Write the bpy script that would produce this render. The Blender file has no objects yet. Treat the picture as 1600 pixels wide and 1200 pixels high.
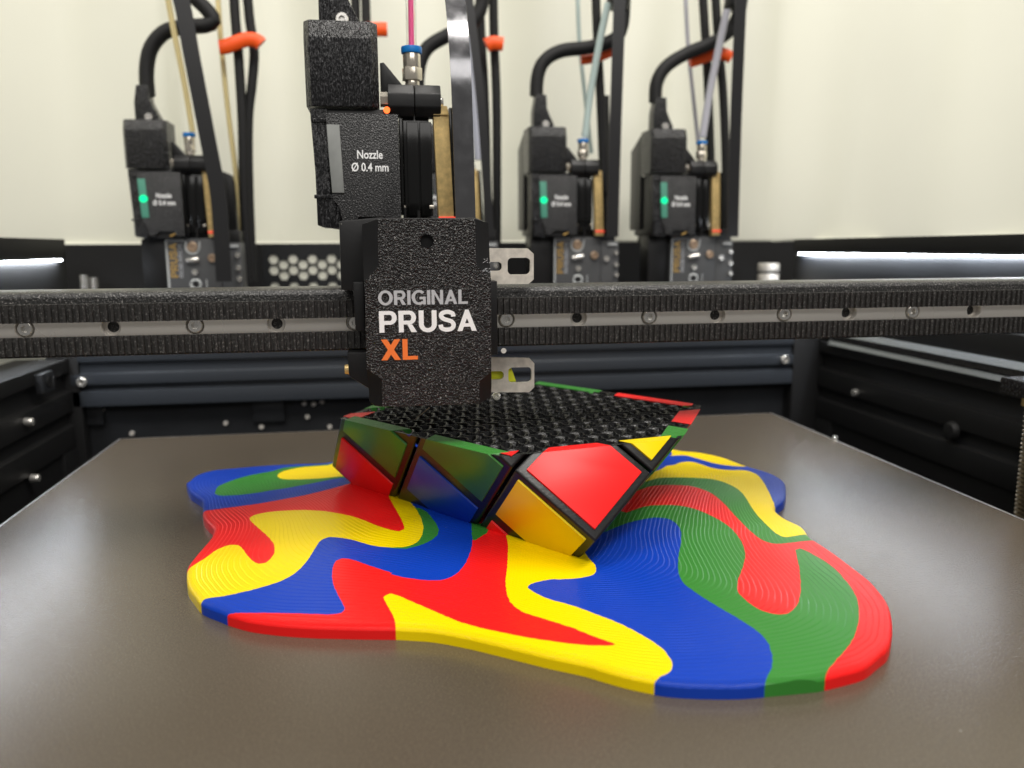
import bpy, bmesh, math, random
import numpy as np
from mathutils import Vector, Matrix
random.seed(7)
rng = np.random.default_rng(7)
SC = bpy.context.scene
COL = SC.collection
S = 0.001                                   # everything below is written in millimetres
R = math.radians

# ------------------------------------------------------------------ camera
CAM_F, CAM_YAW, CAM_PITCH, CAM_ROLL = 1257.7, -.1565, .1673, .0058
CAM_C = np.array([0, 0, 102.64])
def _rot(yaw, pitch, roll):
    cy, sy, cp, sp, cr_, sr = math.cos(yaw), math.sin(yaw), math.cos(pitch), math.sin(pitch), math.cos(roll), math.sin(roll)
    return (np.array([[cy, -sy, 0], [sy, cy, 0], [0, 0, 1]]) @ np.array([[1, 0, 0], [0, cp, sp], [0, -sp, cp]])
            @ np.array([[cr_, 0, sr], [0, 1, 0], [-sr, 0, cr_]]))
CAM_R = _rot(CAM_YAW, CAM_PITCH, CAM_ROLL)
cam = bpy.data.cameras.new('camera')
camo = bpy.data.objects.new('camera', cam)
COL.objects.link(camo)
SC.camera = camo
M = np.eye(4)
M[:3, 0] = CAM_R[:, 0]; M[:3, 1] = CAM_R[:, 2]; M[:3, 2] = -CAM_R[:, 1]; M[:3, 3] = CAM_C * S
camo.matrix_world = Matrix(M.tolist())
cam.sensor_width = 36
cam.lens = CAM_F / 1600 * 36
cam.clip_start = .005; cam.clip_end = 20
cam.dof.use_dof = True
cam.dof.focus_distance = .262
cam.dof.aperture_fstop = 12

# ------------------------------------------------------------------ world, lamps, exposure
W = bpy.data.worlds.new('World'); SC.world = W; W.use_nodes = True
W.node_tree.nodes['Background'].inputs[0].default_value = (1, .97, .93, 1)
W.node_tree.nodes['Background'].inputs[1].default_value = .19
def area(name, loc, target, sx, sy, power, color):
    l = bpy.data.lights.new(name, 'AREA'); l.shape = 'RECTANGLE'; l.size = sx; l.size_y = sy; l.energy = power; l.color = color
    o = bpy.data.objects.new(name, l); COL.objects.link(o); o.location = loc
    o.rotation_euler = (Vector(target) - Vector(loc)).to_track_quat('-Z', 'Y').to_euler()
    return o
area('ceiling_lamp', (.42, -.10, 1.05), (.05, .35, .05), .8, .14, 9.6, (1, .96, .90))
area('ceiling_lamp', (-.42, -.25, 1.15), (.05, .45, .08), .8, .14, 7.6, (1, .96, .90))
area('ceiling_lamp', (.12, .26, 1.25), (.08, .34, 0), .7, .12, 4.3, (1, .96, .90))
area('front_fill_lamp', (.10, -.95, .75), (.05, .3, .05), 1.3, .35, 4.2, (1, .97, .93))  # unseen soft fill, added in front to brighten surfaces facing the camera
SC.view_settings.view_transform = 'Standard'
SC.view_settings.look = 'None'
SC.view_settings.exposure = 0
SC.view_settings.gamma = 1
SC.render.engine = 'CYCLES'

# ------------------------------------------------------------------ materials
def mat(name, color, rough=.5, metal=0, spec=.5, bumps=(), emit=None, estr=0, coat=0, alpha=1, trans=0, var=0, varscale=200, aniso=0, ior=1.45, rvar=0):
    """bumps: (scale per metre, distance mm, stretch xyz, detail, kind)"""
    m = bpy.data.materials.new(name); m.use_nodes = True
    nt = m.node_tree; p = nt.nodes['Principled BSDF']
    p.inputs['Base Color'].default_value = (*color, 1)
    p.inputs['Roughness'].default_value = rough
    p.inputs['Metallic'].default_value = metal
    p.inputs['Specular IOR Level'].default_value = spec
    p.inputs['Coat Weight'].default_value = coat
    p.inputs['Alpha'].default_value = alpha
    p.inputs['Transmission Weight'].default_value = trans
    p.inputs['IOR'].default_value = ior
    if emit:
        p.inputs['Emission Color'].default_value = (*emit, 1); p.inputs['Emission Strength'].default_value = estr
    tc = nt.nodes.new('ShaderNodeTexCoord')
    last = None
    for sc, dist, stretch, detail, kind in bumps:
        mp = nt.nodes.new('ShaderNodeMapping'); nt.links.new(tc.outputs['Object'], mp.inputs[0]); mp.inputs['Scale'].default_value = stretch
        if kind == 'voronoi':
            t = nt.nodes.new('ShaderNodeTexVoronoi'); t.inputs['Scale'].default_value = sc; o = t.outputs['Distance']
        else:
            t = nt.nodes.new('ShaderNodeTexNoise'); t.inputs['Scale'].default_value = sc; t.inputs['Detail'].default_value = detail; o = t.outputs[0]
        nt.links.new(mp.outputs[0], t.inputs['Vector'])
        b = nt.nodes.new('ShaderNodeBump'); b.inputs['Strength'].default_value = 1; b.inputs['Distance'].default_value = dist * S
        nt.links.new(o, b.inputs['Height'])
        if last: nt.links.new(last.outputs[0], b.inputs['Normal'])
        last = b
    if last: nt.links.new(last.outputs[0], p.inputs['Normal'])
    if var or rvar:
        t = nt.nodes.new('ShaderNodeTexNoise'); t.inputs['Scale'].default_value = varscale; t.inputs['Detail'].default_value = 4
        nt.links.new(tc.outputs['Object'], t.inputs['Vector'])
        if var:
            mx = nt.nodes.new('ShaderNodeMapRange'); mx.inputs[1].default_value = .25; mx.inputs[2].default_value = .75
            mx.inputs[3].default_value = 1 - var; mx.inputs[4].default_value = 1 + var
            nt.links.new(t.outputs[0], mx.inputs[0])
            hv = nt.nodes.new('ShaderNodeMix'); hv.data_type = 'RGBA'; hv.blend_type = 'MULTIPLY'; hv.inputs[0].default_value = 1
            hv.inputs[6].default_value = (*color, 1); nt.links.new(mx.outputs[0], hv.inputs[7]); nt.links.new(hv.outputs[2], p.inputs['Base Color'])
        if rvar:
            mr = nt.nodes.new('ShaderNodeMapRange'); mr.inputs[1].default_value = .3; mr.inputs[2].default_value = .7
            mr.inputs[3].default_value = max(.02, rough - rvar); mr.inputs[4].default_value = rough + rvar
            nt.links.new(t.outputs[0], mr.inputs[0]); nt.links.new(mr.outputs[0], p.inputs['Roughness'])
    return m

U1 = (1, 1, 1)
def filament(name, color, rough=.31, layer=.105):
    """printed plastic: horizontal layer steps as fine relief following the height"""
    m = mat(name, color, rough, spec=.30)
    nt = m.node_tree; p = nt.nodes['Principled BSDF']; L = nt.links.new
    g = nt.nodes.new('ShaderNodeNewGeometry'); sx = nt.nodes.new('ShaderNodeSeparateXYZ'); L(g.outputs['Position'], sx.inputs[0])
    n = nt.nodes.new('ShaderNodeTexNoise'); n.inputs['Scale'].default_value = 70; L(g.outputs['Position'], n.inputs['Vector']); n.inputs['Detail'].default_value = 2
    wob = nt.nodes.new('ShaderNodeMath'); wob.operation = 'MULTIPLY_ADD'; L(n.outputs[0], wob.inputs[0]); wob.inputs[1].default_value = .10 * S; L(sx.outputs[2], wob.inputs[2])
    dv = nt.nodes.new('ShaderNodeMath'); dv.operation = 'DIVIDE'; L(wob.outputs[0], dv.inputs[0]); dv.inputs[1].default_value = layer * S
    fr = nt.nodes.new('ShaderNodeMath'); fr.operation = 'FRACT'; L(dv.outputs[0], fr.inputs[0])
    rp = nt.nodes.new('ShaderNodeValToRGB'); L(fr.outputs[0], rp.inputs[0])
    e = rp.color_ramp.elements; e[0].position = 0; e[0].color = (1, 1, 1, 1); e[1].position = 1; e[1].color = (.9, .9, .9, 1)
    k = e.new(.22); k.color = (.82, .82, .82, 1); k = e.new(.80); k.color = (0, 0, 0, 1)
    b = nt.nodes.new('ShaderNodeBump'); sn = nt.nodes.new('ShaderNodeSeparateXYZ'); L(g.outputs['True Normal'], sn.inputs[0]); st = nt.nodes.new('ShaderNodeMath'); st.operation = 'MULTIPLY'; st.use_clamp = True; L(sn.outputs[2], st.inputs[0]); st.inputs[1].default_value = .88; L(st.outputs[0], b.inputs['Strength']); b.inputs['Distance'].default_value = .105 * S; L(rp.outputs[0], b.inputs['Height'])
    n2 = nt.nodes.new('ShaderNodeTexNoise'); n2.inputs['Scale'].default_value = 1500; L(g.outputs['Position'], n2.inputs['Vector'])
    b2 = nt.nodes.new('ShaderNodeBump'); b2.inputs['Strength'].default_value = .5; b2.inputs['Distance'].default_value = .02 * S; L(n2.outputs[0], b2.inputs['Height']); L(b.outputs[0], b2.inputs['Normal'])
    L(b2.outputs[0], p.inputs['Normal'])
    return m
RGB = {'yellow': (.88, .65, .0), 'red': (.84, .012, .012), 'blue': (.004, .046, .42), 'green': (.036, .215, .03)}
FIL = {k: filament(k + '_filament', v) for k, v in RGB.items()}
def sticker_mat(name, color):
    """smooth printed wall, with the rough infill strokes where the print is cut open on top"""
    m = mat(name, color, .36, spec=.4)
    nt = m.node_tree; p = nt.nodes['Principled BSDF']; L = nt.links.new
    g = nt.nodes.new('ShaderNodeNewGeometry'); sx = nt.nodes.new('ShaderNodeSeparateXYZ'); L(g.outputs['True Normal'], sx.inputs[0])
    gt = nt.nodes.new('ShaderNodeMath'); gt.operation = 'GREATER_THAN'; L(sx.outputs[2], gt.inputs[0]); gt.inputs[1].default_value = .98
    n = nt.nodes.new('ShaderNodeTexNoise'); n.inputs['Scale'].default_value = 500; n.inputs['Detail'].default_value = 3; n.inputs['Distortion'].default_value = 1.5; L(g.outputs['Position'], n.inputs['Vector'])
    mu = nt.nodes.new('ShaderNodeMath'); mu.operation = 'MULTIPLY'; L(n.outputs[0], mu.inputs[0]); L(gt.outputs[0], mu.inputs[1])
    b = nt.nodes.new('ShaderNodeBump'); b.inputs['Distance'].default_value = .45 * S; L(mu.outputs[0], b.inputs['Height'])
    n2 = nt.nodes.new('ShaderNodeTexNoise'); n2.inputs['Scale'].default_value = 900; L(g.outputs['Position'], n2.inputs['Vector'])
    mp = nt.nodes.new('ShaderNodeMapping'); mp.inputs['Scale'].default_value = (.05, .05, 3); L(g.outputs['Position'], mp.inputs[0]); L(mp.outputs[0], n2.inputs['Vector'])
    b2 = nt.nodes.new('ShaderNodeBump'); b2.inputs['Strength'].default_value = .6; b2.inputs['Distance'].default_value = .012 * S; L(n2.outputs[0], b2.inputs['Height']); L(b.outputs[0], b2.inputs['Normal'])
    L(b2.outputs[0], p.inputs['Normal'])
    return m
STK = {k: sticker_mat(k + '_face', v) for k, v in RGB.items()}
M_BLACK = mat('black_print', (.008, .008, .0085), .34, bumps=[(700, .05, (1, 1, 3), 2, 'noise')])
M_CUBE = mat('black_cube', (.008, .008, .0085), .36, bumps=[(900, .06, (.6, .6, 2), 2, 'noise'), (260, .12, U1, 2, 'noise')])
M_INF = mat('black_infill', (.006, .006, .0065), .26, spec=.45, bumps=[(1200, .05, U1, 2, 'noise')])
M_SPARK = mat('sparkling_black_sheet', (.006, .006, .006), .2, spec=.5, bumps=[(1700, .7, U1, 2, 'noise'), (3000, .12, U1, 2, 'noise')])
M_PANEL = mat('sparkling_dark_panel', (.026, .026, .027), .27, spec=.5, bumps=[(1700, .45, U1, 3, 'noise'), (3000, .12, U1, 2, 'noise')])
M_PRINTED = mat('streaky_printed_black', (.008, .008, .009), .19, spec=.6, bumps=[(1100, 1.2, (1, 1, .10), 2, 'noise'), (1500, .5, (1, 1, .4), 3, 'noise')])
M_PLASTIC = mat('black_plastic', (.008, .008, .0085), .38, bumps=[(600, .03, U1, 2, 'noise')])
M_GLOSS = mat('glossy_black', (.006, .006, .006), .12)
M_BEAM = mat('black_beam', (.018, .018, .018), .28, spec=.6, bumps=[(1300, .45, U1, 3, 'noise')])
M_FRAME = mat('dark_anodised', (.035, .040, .048), .32, spec=.55, bumps=[(300, .02, (.05, 1, 1), 2, 'noise')])
M_SHEETBLACK = mat('black_sheet_metal', (.016, .017, .019), .4, spec=.5, bumps=[(900, .02, U1, 2, 'noise')], var=.25, varscale=40)
M_DEEP = mat('deep_black', (.004, .004, .0045), .6)
M_RUBBER = mat('belt_rubber', (.024, .023, .022), .62, spec=.35, bumps=[(1300, .16, (1, 1, .7), 3, 'noise')])
M_STEEL = mat('brushed_steel', (.80, .76, .70), .3, .35, bumps=[(900, .02, (.05, 1, 1), 2, 'noise')], rvar=.12, varscale=18)
M_CHROME = mat('bright_steel', (.78, .76, .72), .25, .8)
M_DULLRAIL = mat('dull_rail', (.34, .37, .43), .25, 1, bumps=[(260, .05, (1, .3, 1), 2, 'noise')])
M_PLATE = mat('zinc_plate', (.66, .62, .55), .42, .25, bumps=[(500, .03, U1, 4, 'noise')], var=.2, varscale=400)
M_NICKEL = mat('nickel', (.74, .68, .58), .2, .85)
M_BRASS = mat('brass', (.62, .45, .19), .4, .35, bumps=[(700, .03, U1, 4, 'noise')], var=.25, varscale=500)
M_COPPER = mat('copper_screw', (.55, .40, .28), .35, .8)
M_STRIP = mat('mirror_strip', (.24, .24, .25), .16, 1, rvar=.05)
M_DARKSTRIP = mat('dark_strip', (.016, .016, .017), .28, spec=.5)
M_CABLE = mat('black_braid', (.010, .010, .0105), .62, spec=.4, bumps=[(900, .12, U1, 2, 'voronoi')])
M_ORANGE = mat('orange_plastic', (.90, .095, .006), .42)
M_BLUERING = mat('blue_ring', (.005, .17, .52), .35)
M_WHITEINK = mat('white_ink', (.93, .93, .93), .5)
M_GREYINK = mat('grey_ink', (.50, .51, .53), .4, spec=.5)
M_ORANGEINK = mat('orange_ink', (.95, .21, .04), .5)
M_GOLDINK = mat('gold_plating', (.62, .40, .13), .35, .7)
M_SILVERINK = mat('silver_ink', (.35, .36, .38), .5)
M_BOARD = mat('grey_board', (.085, .087, .09), .4, spec=.5)
M_RIM = mat('pale_trace', (.50, .52, .52), .4)
M_LENS_OFF = mat('frosted_lens', (.28, .29, .28), .45, var=.3, varscale=60)
M_LENS_ON = mat('green_frosted_lens', (.08, .22, .17), .45, emit=(.03, .30, .17), estr=.26, var=.3, varscale=60)
M_LED_G = mat('green_led', (.0, .4, .2), .4, emit=(.0, .85, .32), estr=1.1)
M_LED_R = mat('orange_led', (.5, .05, .01), .4, emit=(1, .14, .025), estr=2.2)
M_RED = mat('red_lit_wire', (.6, .05, .03), .4, emit=(1, .10, .06), estr=.6)
M_LIME = mat('lime_pad', (.90, .95, .04), .5)
M_PINK = mat('pink_filament', (.78, .10, .27), .35)
M_YELT = mat('pale_yellow_tube', (.72, .60, .30), .4)
M_GRNT = mat('pale_green_tube', (.42, .52, .50), .35)
M_VIOT = mat('pale_violet_tube', (.42, .42, .47), .35)
M_BLUT = mat('pale_blue_tube', (.55, .57, .66), .35)
M_CLOTH = mat('cream_cloth', (.755, .755, .655), .9, spec=.1, bumps=[(1800, .05, U1, 2, 'noise')], var=.02, varscale=9)
M_LIGHT = mat('white_led_lamp', (.8, .8, .8), .4, emit=(.86, .92, 1), estr=58)
M_BED = mat('satin_build_sheet', (.080, .063, .045), .24, spec=.72, bumps=[(1300, .075, U1, 3, 'noise')], var=.03, varscale=9)
def add_dust(m, color, scale, size, keep):
    nt = m.node_tree; p = nt.nodes['Principled BSDF']; L = nt.links.new
    g = nt.nodes.new('ShaderNodeNewGeometry'); v = nt.nodes.new('ShaderNodeTexVoronoi'); v.inputs['Scale'].default_value = scale; L(g.outputs['Position'], v.inputs['Vector'])
    sz = nt.nodes.new('ShaderNodeSeparateColor'); L(v.outputs['Color'], sz.inputs[0])
    th = nt.nodes.new('ShaderNodeMath'); th.operation = 'MULTIPLY'; L(sz.outputs[0], th.inputs[0]); th.inputs[1].default_value = size
    lt = nt.nodes.new('ShaderNodeMath'); lt.operation = 'LESS_THAN'; L(v.outputs['Distance'], lt.inputs[0]); L(th.outputs[0], lt.inputs[1])
    k = nt.nodes.new('ShaderNodeMath'); k.operation = 'GREATER_THAN'; L(sz.outputs[1], k.inputs[0]); k.inputs[1].default_value = 1 - keep
    mu = nt.nodes.new('ShaderNodeMath'); mu.operation = 'MULTIPLY'; L(lt.outputs[0], mu.inputs[0]); L(k.outputs[0], mu.inputs[1])
    m2 = nt.nodes.new('ShaderNodeMath'); m2.operation = 'MULTIPLY'; L(mu.outputs[0], m2.inputs[0]); m2.inputs[1].default_value = .55
    mx = nt.nodes.new('ShaderNodeMix'); mx.data_type = 'RGBA'; L(m2.outputs[0], mx.inputs[0]); bc = p.inputs['Base Color']
    if bc.links: L(bc.links[0].from_socket, mx.inputs[6])
    else: mx.inputs[6].default_value = bc.default_value[:]
    mx.inputs[7].default_value = (*color, 1); L(mx.outputs[2], bc)
add_dust(M_BED, (.45, .43, .40), 70, .05, .25)
def add_glint_grain(m, scale, stretch, color, lo, hi):  # sparkle glints and grain painted into the base colour as pale flecks
    nt = m.node_tree; p = nt.nodes['Principled BSDF']; L = nt.links.new
    g = nt.nodes.new('ShaderNodeTexCoord'); mp = nt.nodes.new('ShaderNodeMapping'); mp.inputs['Scale'].default_value = stretch; L(g.outputs['Object'], mp.inputs[0])
    n = nt.nodes.new('ShaderNodeTexNoise'); n.inputs['Scale'].default_value = scale; n.inputs['Detail'].default_value = 3; L(mp.outputs[0], n.inputs['Vector'])
    r = nt.nodes.new('ShaderNodeMapRange'); r.inputs[1].default_value = lo; r.inputs[2].default_value = hi; L(n.outputs[0], r.inputs[0])
    mx = nt.nodes.new('ShaderNodeMix'); mx.data_type = 'RGBA'; L(r.outputs[0], mx.inputs[0]); bc = p.inputs['Base Color']
    if bc.links: L(bc.links[0].from_socket, mx.inputs[6])
    else: mx.inputs[6].default_value = bc.default_value[:]
    mx.inputs[7].default_value = (*color, 1); L(mx.outputs[2], bc)
add_glint_grain(M_SPARK, 2100, (1, 1, 1), (.34, .33, .32), .60, .78)
add_glint_grain(M_BED, 2400, (1, 1, 1), (.17, .14, .10), .5, .85)
add_glint_grain(M_PANEL, 1900, (1, 1, 1), (.30, .30, .30), .58, .78)
add_glint_grain(M_PRINTED, 2000, (1, 1, .4), (.10, .10, .104), .50, .78)
add_glint_grain(M_BEAM, 1700, (1, 1, 1), (.28, .27, .26), .56, .76)
add_glint_grain(M_RUBBER, 1900, (1, 1, .8), (.14, .135, .13), .56, .74)
for m_ in (M_PLASTIC,): add_dust(m_, (.35, .34, .32), 260, .055, .35)
M_EDGE = mat('sheet_edge', (.42, .42, .43), .35, .8)
M_SPOOL = mat('worn_leadscrew', (.16, .125, .08), .45, .8)

# ------------------------------------------------------------------ mesh helpers
class MB:
    def __init__(s): s.v = []; s.f = []
    def add(s, vs, fs):
        o = len(s.v); s.v += [tuple(map(float, p)) for p in vs]; s.f += [tuple(i + o for i in f) for f in fs]; return s
    def bm(s, b):
        b.verts.index_update()
        return s.add([v.co[:] for v in b.verts], [[v.index for v in f.verts] for f in b.faces])
    def box(s, x0, x1, y0, y1, z0, z1, bev=0, seg=2):
        vs = [(x, y, z) for z in (z0, z1) for y in (y0, y1) for x in (x0, x1)]
        fs = [(0, 2, 3, 1), (4, 5, 7, 6), (0, 1, 5, 4), (2, 6, 7, 3), (0, 4, 6, 2), (1, 3, 7, 5)]
        return s.solid(vs, fs, bev, seg)
    def solid(s, vs, fs, bev=0, seg=2, angle=25):
        if not bev: return s.add(vs, fs)
        b = bmesh.new(); q = [b.verts.new(v) for v in vs]
        for f in fs: b.faces.new([q[i] for i in f])
        bmesh.ops.recalc_face_normals(b, faces=b.faces)
        ed = [e for e in b.edges if len(e.link_faces) == 2 and e.calc_face_angle(0) > R(angle)]
        bmesh.ops.bevel(b, geom=ed, offset=bev, segments=seg, affect='EDGES', profile=.6, clamp_overlap=True)
        s.bm(b); b.free(); return s
    def prism(s, poly, ax, d0, d1, bev=0, seg=2):
        """poly in the plane across axis ax ('y': x,z / 'z': x,y / 'x': y,z)"""
        def P(p, d): return {'y': (p[0], d, p[1]), 'z': (p[0], p[1], d), 'x': (d, p[0], p[1])}[ax]
        n = len(poly); vs = [P(p, d0) for p in poly] + [P(p, d1) for p in poly]
        fs = [tuple(range(n))[::-1], tuple(range(n, 2 * n))] + [(i, (i + 1) % n, n + (i + 1) % n, n + i) for i in range(n)]
        return s.solid(vs, fs, bev, seg)
    def cyl(s, a, b, r0, r1=None, n=24, caps=True, bev=0):
        r1 = r0 if r1 is None else r1
        a = Vector(a); b = Vector(b); d = (b - a).normalized()
        u = d.orthogonal().normalized(); w = d.cross(u)
        vs = []
        for c, r in ((a, r0), (b, r1)):
            for i in range(n):
                t = 2 * math.pi * i / n; vs.append(tuple(c + u * (r * math.cos(t)) + w * (r * math.sin(t))))
        fs = [(i, (i + 1) % n, n + (i + 1) % n, n + i) for i in range(n)]
        if caps: fs += [tuple(range(n))[::-1], tuple(range(n, 2 * n))]
        return s.solid(vs, fs, bev, 2, 40) if bev else s.add(vs, fs)
    def tube(s, path, r, n=12, flat=1.0, side=None):
        P = [Vector(p) for p in path]; vs = []; N = len(P)
        t0 = (P[1] - P[0]).normalized(); u = Vector(side).normalized() if side else t0.orthogonal().normalized()
        for i in range(N):
            t = (P[min(i + 1, N - 1)] - P[max(i - 1, 0)]).normalized()
            u = (u - t * u.dot(t)).normalized(); w = t.cross(u)
            for k in range(n):
                a = 2 * math.pi * k / n; vs.append(tuple(P[i] + u * (r * math.cos(a)) + w * (r * flat * math.sin(a))))
        fs = [(i * n + k, i * n + (k + 1) % n, (i + 1) * n + (k + 1) % n, (i + 1) * n + k) for i in range(N - 1) for k in range(n)]
        fs += [tuple(range(n))[::-1], tuple(range((N - 1) * n, N * n))]
        return s.add(vs, fs)
    def build(s, name, m, parent=None, kind=None, label=None, sharp=32):
        off = np.array(parent['_at']) if parent is not None and '_at' in parent else np.zeros(3)
        v = (np.array(s.v) - off) * S
        return link_mesh(name, v, s.f, m, parent, kind, label, sharp)
def link_mesh(name, v, f, m, parent=None, kind=None, label=None, sharp=32):
    me = bpy.data.meshes.new(name)
    me.from_pydata(np.asarray(v).tolist(), [], [tuple(int(i) for i in q) for q in f])
    b = bmesh.new(); b.from_mesh(me); bmesh.ops.recalc_face_normals(b, faces=b.faces); b.to_mesh(me); b.free()
    me.polygons.foreach_set('use_smooth', [True] * len(me.polygons))
    me.set_sharp_from_angle(angle=R(sharp))
    me.materials.append(m)
    o = bpy.data.objects.new(name, me); COL.objects.link(o)
    if parent is not None:
        o.parent = parent
        if '_at' in parent: o['_at'] = list(parent['_at'])
    if kind: o['kind'] = kind
    if label: o['label'] = label
    return o
def thing(name, label, cat, at=(0, 0, 0), group=None):
    o = bpy.data.objects.new(name, None); COL.objects.link(o); o.empty_display_size = .01
    o.location = [c * S for c in at]; o['_at'] = [float(c) for c in at]
    o['label'] = label; o['category'] = cat
    if group: o['group'] = group
    return o
def tag(o, label, cat, group=None):
    o['label'] = label; o['category'] = cat
    if group: o['group'] = group
    return o
def copy_tree(o, parent=None):
    c = o.copy(); COL.objects.link(c); c.parent = parent
    for ch in list(o.children): copy_tree(ch, c)
    return c
def at(px, py, Y):
    """the point of the plane y = Y seen at this place of the 1600 x 1200 photograph"""
    d = CAM_R @ np.array([(px - 800) / CAM_F, 1, -(py - 600) / CAM_F])
    return CAM_C + d * (Y / d[1])
def xz(px, py, Y):
    p = at(px, py, Y); return (p[0], p[2])
def smooth_path(P, step=3.0):
    P = [np.array(p, float) for p in P]; out = []
    for i in range(len(P) - 1):
        a, b, c, d = P[max(i - 1, 0)], P[i], P[i + 1], P[min(i + 2, len(P) - 1)]
        n = max(2, int(np.linalg.norm(c - b) / step))
        for j in range(n):
            t = j / n; out.append(.5 * (2 * b + (c - a) * t + (2 * a - 5 * b + 4 * c - d) * t * t + (3 * b - a - 3 * c + d) * t ** 3))
    out.append(P[-1]); return [tuple(p) for p in out]
def plate(outer, holes, y0, y1):
    """flat plate with holes, outline in x,z: triangulated with its holes, walls added"""
    cu = bpy.data.curves.new('tmp', 'CURVE'); cu.dimensions = '2D'; cu.fill_mode = 'BOTH'; cu.extrude = (y1 - y0) / 2
    for pts in [outer] + holes:
        sp = cu.splines.new('POLY'); sp.points.add(len(pts) - 1); sp.use_cyclic_u = True
        for q, p in zip(sp.points, pts): q.co = (p[0], p[1], 0, 1)
    o = bpy.data.objects.new('tmp', cu); COL.objects.link(o)
    me = bpy.data.meshes.new_from_object(o.evaluated_get(bpy.context.evaluated_depsgraph_get()))
    mb = MB(); ym = (y0 + y1) / 2
    mb.add([(v.co.x, ym - v.co.z, v.co.y) for v in me.vertices], [tuple(p.vertices) for p in me.polygons])
    bpy.data.objects.remove(o); bpy.data.curves.remove(cu); bpy.data.meshes.remove(me)
    return mb
def circle(cx, cz, r, n=28, ry=None, a0=0):
    return [(cx + r * math.cos(a0 + 2 * math.pi * i / n), cz + (ry or r) * math.sin(a0 + 2 * math.pi * i / n)) for i in range(n)]
def rrect(x0, x1, z0, z1, r, n=6):
    out = []
    for cx, cz, a in ((x1 - r, z1 - r, 0), (x0 + r, z1 - r, 90), (x0 + r, z0 + r, 180), (x1 - r, z0 + r, 270)):
        out += [(cx + r * math.cos(R(a + 90 * i / n)), cz + r * math.sin(R(a + 90 * i / n))) for i in range(n + 1)]
    return out
def socket_screw(mb, c, r, depth=1.6, axis=(0, -1, 0)):
    """cap screw head facing along axis, with a hexagon socket sunk in it"""
    a = Vector(axis).normalized(); u = a.orthogonal().normalized(); w = a.cross(u); c = Vector(c)
    rings = [(r, 0, 24), (r, depth * .75, 24), (r * .86, depth, 24), (r * .52, depth, 24), (r * .48, depth * .35, 24)]
    vs = []
    for q, (rr, h, n) in enumerate(rings):
        for i in range(n):
            t = 2 * math.pi * i / n; k = rr
            if q >= 3: k = rr * math.cos(R(30)) / math.cos((t % R(60)) - R(30))
            vs.append(tuple(c + a * h + u * (k * math.cos(t)) + w * (k * math.sin(t))))
    n = 24
    fs = [(q * n + i, q * n + (i + 1) % n, (q + 1) * n + (i + 1) % n, (q + 1) * n + i) for q in range(len(rings) - 1) for i in range(n)]
    fs.append(tuple(range((len(rings) - 1) * n, len(rings) * n)))
    return mb.add(vs, fs)

# ------------------------------------------------------------------ planar geometry for the print
def seg_dist(P, poly):
    best = np.full(len(P), 1e9)
    A = poly; B = np.roll(poly, -1, 0)
    for a, b in zip(A, B):
        ab = b - a; t = np.clip(((P - a) @ ab) / (ab @ ab + 1e-12), 0, 1); q = P - a - t[:, None] * ab
        best = np.minimum(best, (q * q).sum(1))
    return np.sqrt(best)
def inside(P, poly):
    r = np.zeros(len(P), bool)
    for a, b in zip(poly, np.roll(poly, -1, 0)):
        if a[1] == b[1]: continue
        c = (a[1] > P[:, 1]) != (b[1] > P[:, 1])
        r ^= c & (P[:, 0] < (b[0] - a[0]) * (P[:, 1] - a[1]) / (b[1] - a[1]) + a[0])
    return r
def grid_tris(x0, x1, y0, y1, st):
    xs = np.arange(x0, x1 + st, st); ys = np.arange(y0, y1 + st, st); nx = len(xs)
    V = np.stack(np.meshgrid(xs, ys), -1).reshape(-1, 2)
    i, j = np.meshgrid(np.arange(len(xs) - 1), np.arange(len(ys) - 1)); a = (j * nx + i).ravel()
    flip = ((i + j) % 2).ravel().astype(bool)
    t1 = np.where(flip[:, None], np.stack([a, a + 1, a + nx + 1], 1), np.stack([a, a + 1, a + nx], 1))
    t2 = np.where(flip[:, None], np.stack([a, a + nx + 1, a + nx], 1), np.stack([a + 1, a + nx + 1, a + nx], 1))
    return V, np.concatenate([t1, t2])
def cut(V, T, lab, poly, new):
    """splits the triangles along a polygon and gives those inside it the label `new`"""
    lo, hi = poly.min(0), poly.max(0)
    ins = np.zeros(len(V), bool)
    m = ((V >= lo) & (V <= hi)).all(1); ins[m] = inside(V[m], poly)
    k = ins[T].sum(1)
    mix = np.where((k == 1) | (k == 2))[0]
    full = k == 3
    lab = lab.copy(); lab[full] = new
    if not len(mix): return V, T, lab
    tm = T[mix]; use = np.unique(tm)
    d = np.zeros(len(V)); d[use] = np.maximum(seg_dist(V[use], poly), .004) * np.where(ins[use], 1, -1)
    odd = np.where(k[mix] == 1, ins[tm].T, ~ins[tm].T).T            # the lone vertex
    s = odd.argmax(1); rows = np.arange(len(tm))
    a, b, c = tm[rows, s], tm[rows, (s + 1) % 3], tm[rows, (s + 2) % 3]
    def mid(p, q):
        e = np.sort(np.stack([p, q], 1), 1); return e
    E = np.concatenate([mid(a, b), mid(a, c)]); U, inv = np.unique(E, axis=0, return_inverse=True); inv = inv.ravel()
    t = d[U[:, 0]] / (d[U[:, 0]] - d[U[:, 1]])
    NV = V[U[:, 0]] + t[:, None] * (V[U[:, 1]] - V[U[:, 0]])
    ab = len(V) + inv[:len(a)]; ac = len(V) + inv[len(a):]
    V = np.concatenate([V, NV])
    li = np.where(ins[a], new, lab[mix]); lo_ = np.where(ins[a], lab[mix], new)
    T2 = np.concatenate([np.delete(T, mix, 0), np.stack([a, ab, ac], 1), np.stack([ab, b, c], 1), np.stack([ab, c, ac], 1)])
    lab = np.concatenate([np.delete(lab, mix), li, lo_, lo_])
    return V, T2, lab

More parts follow.
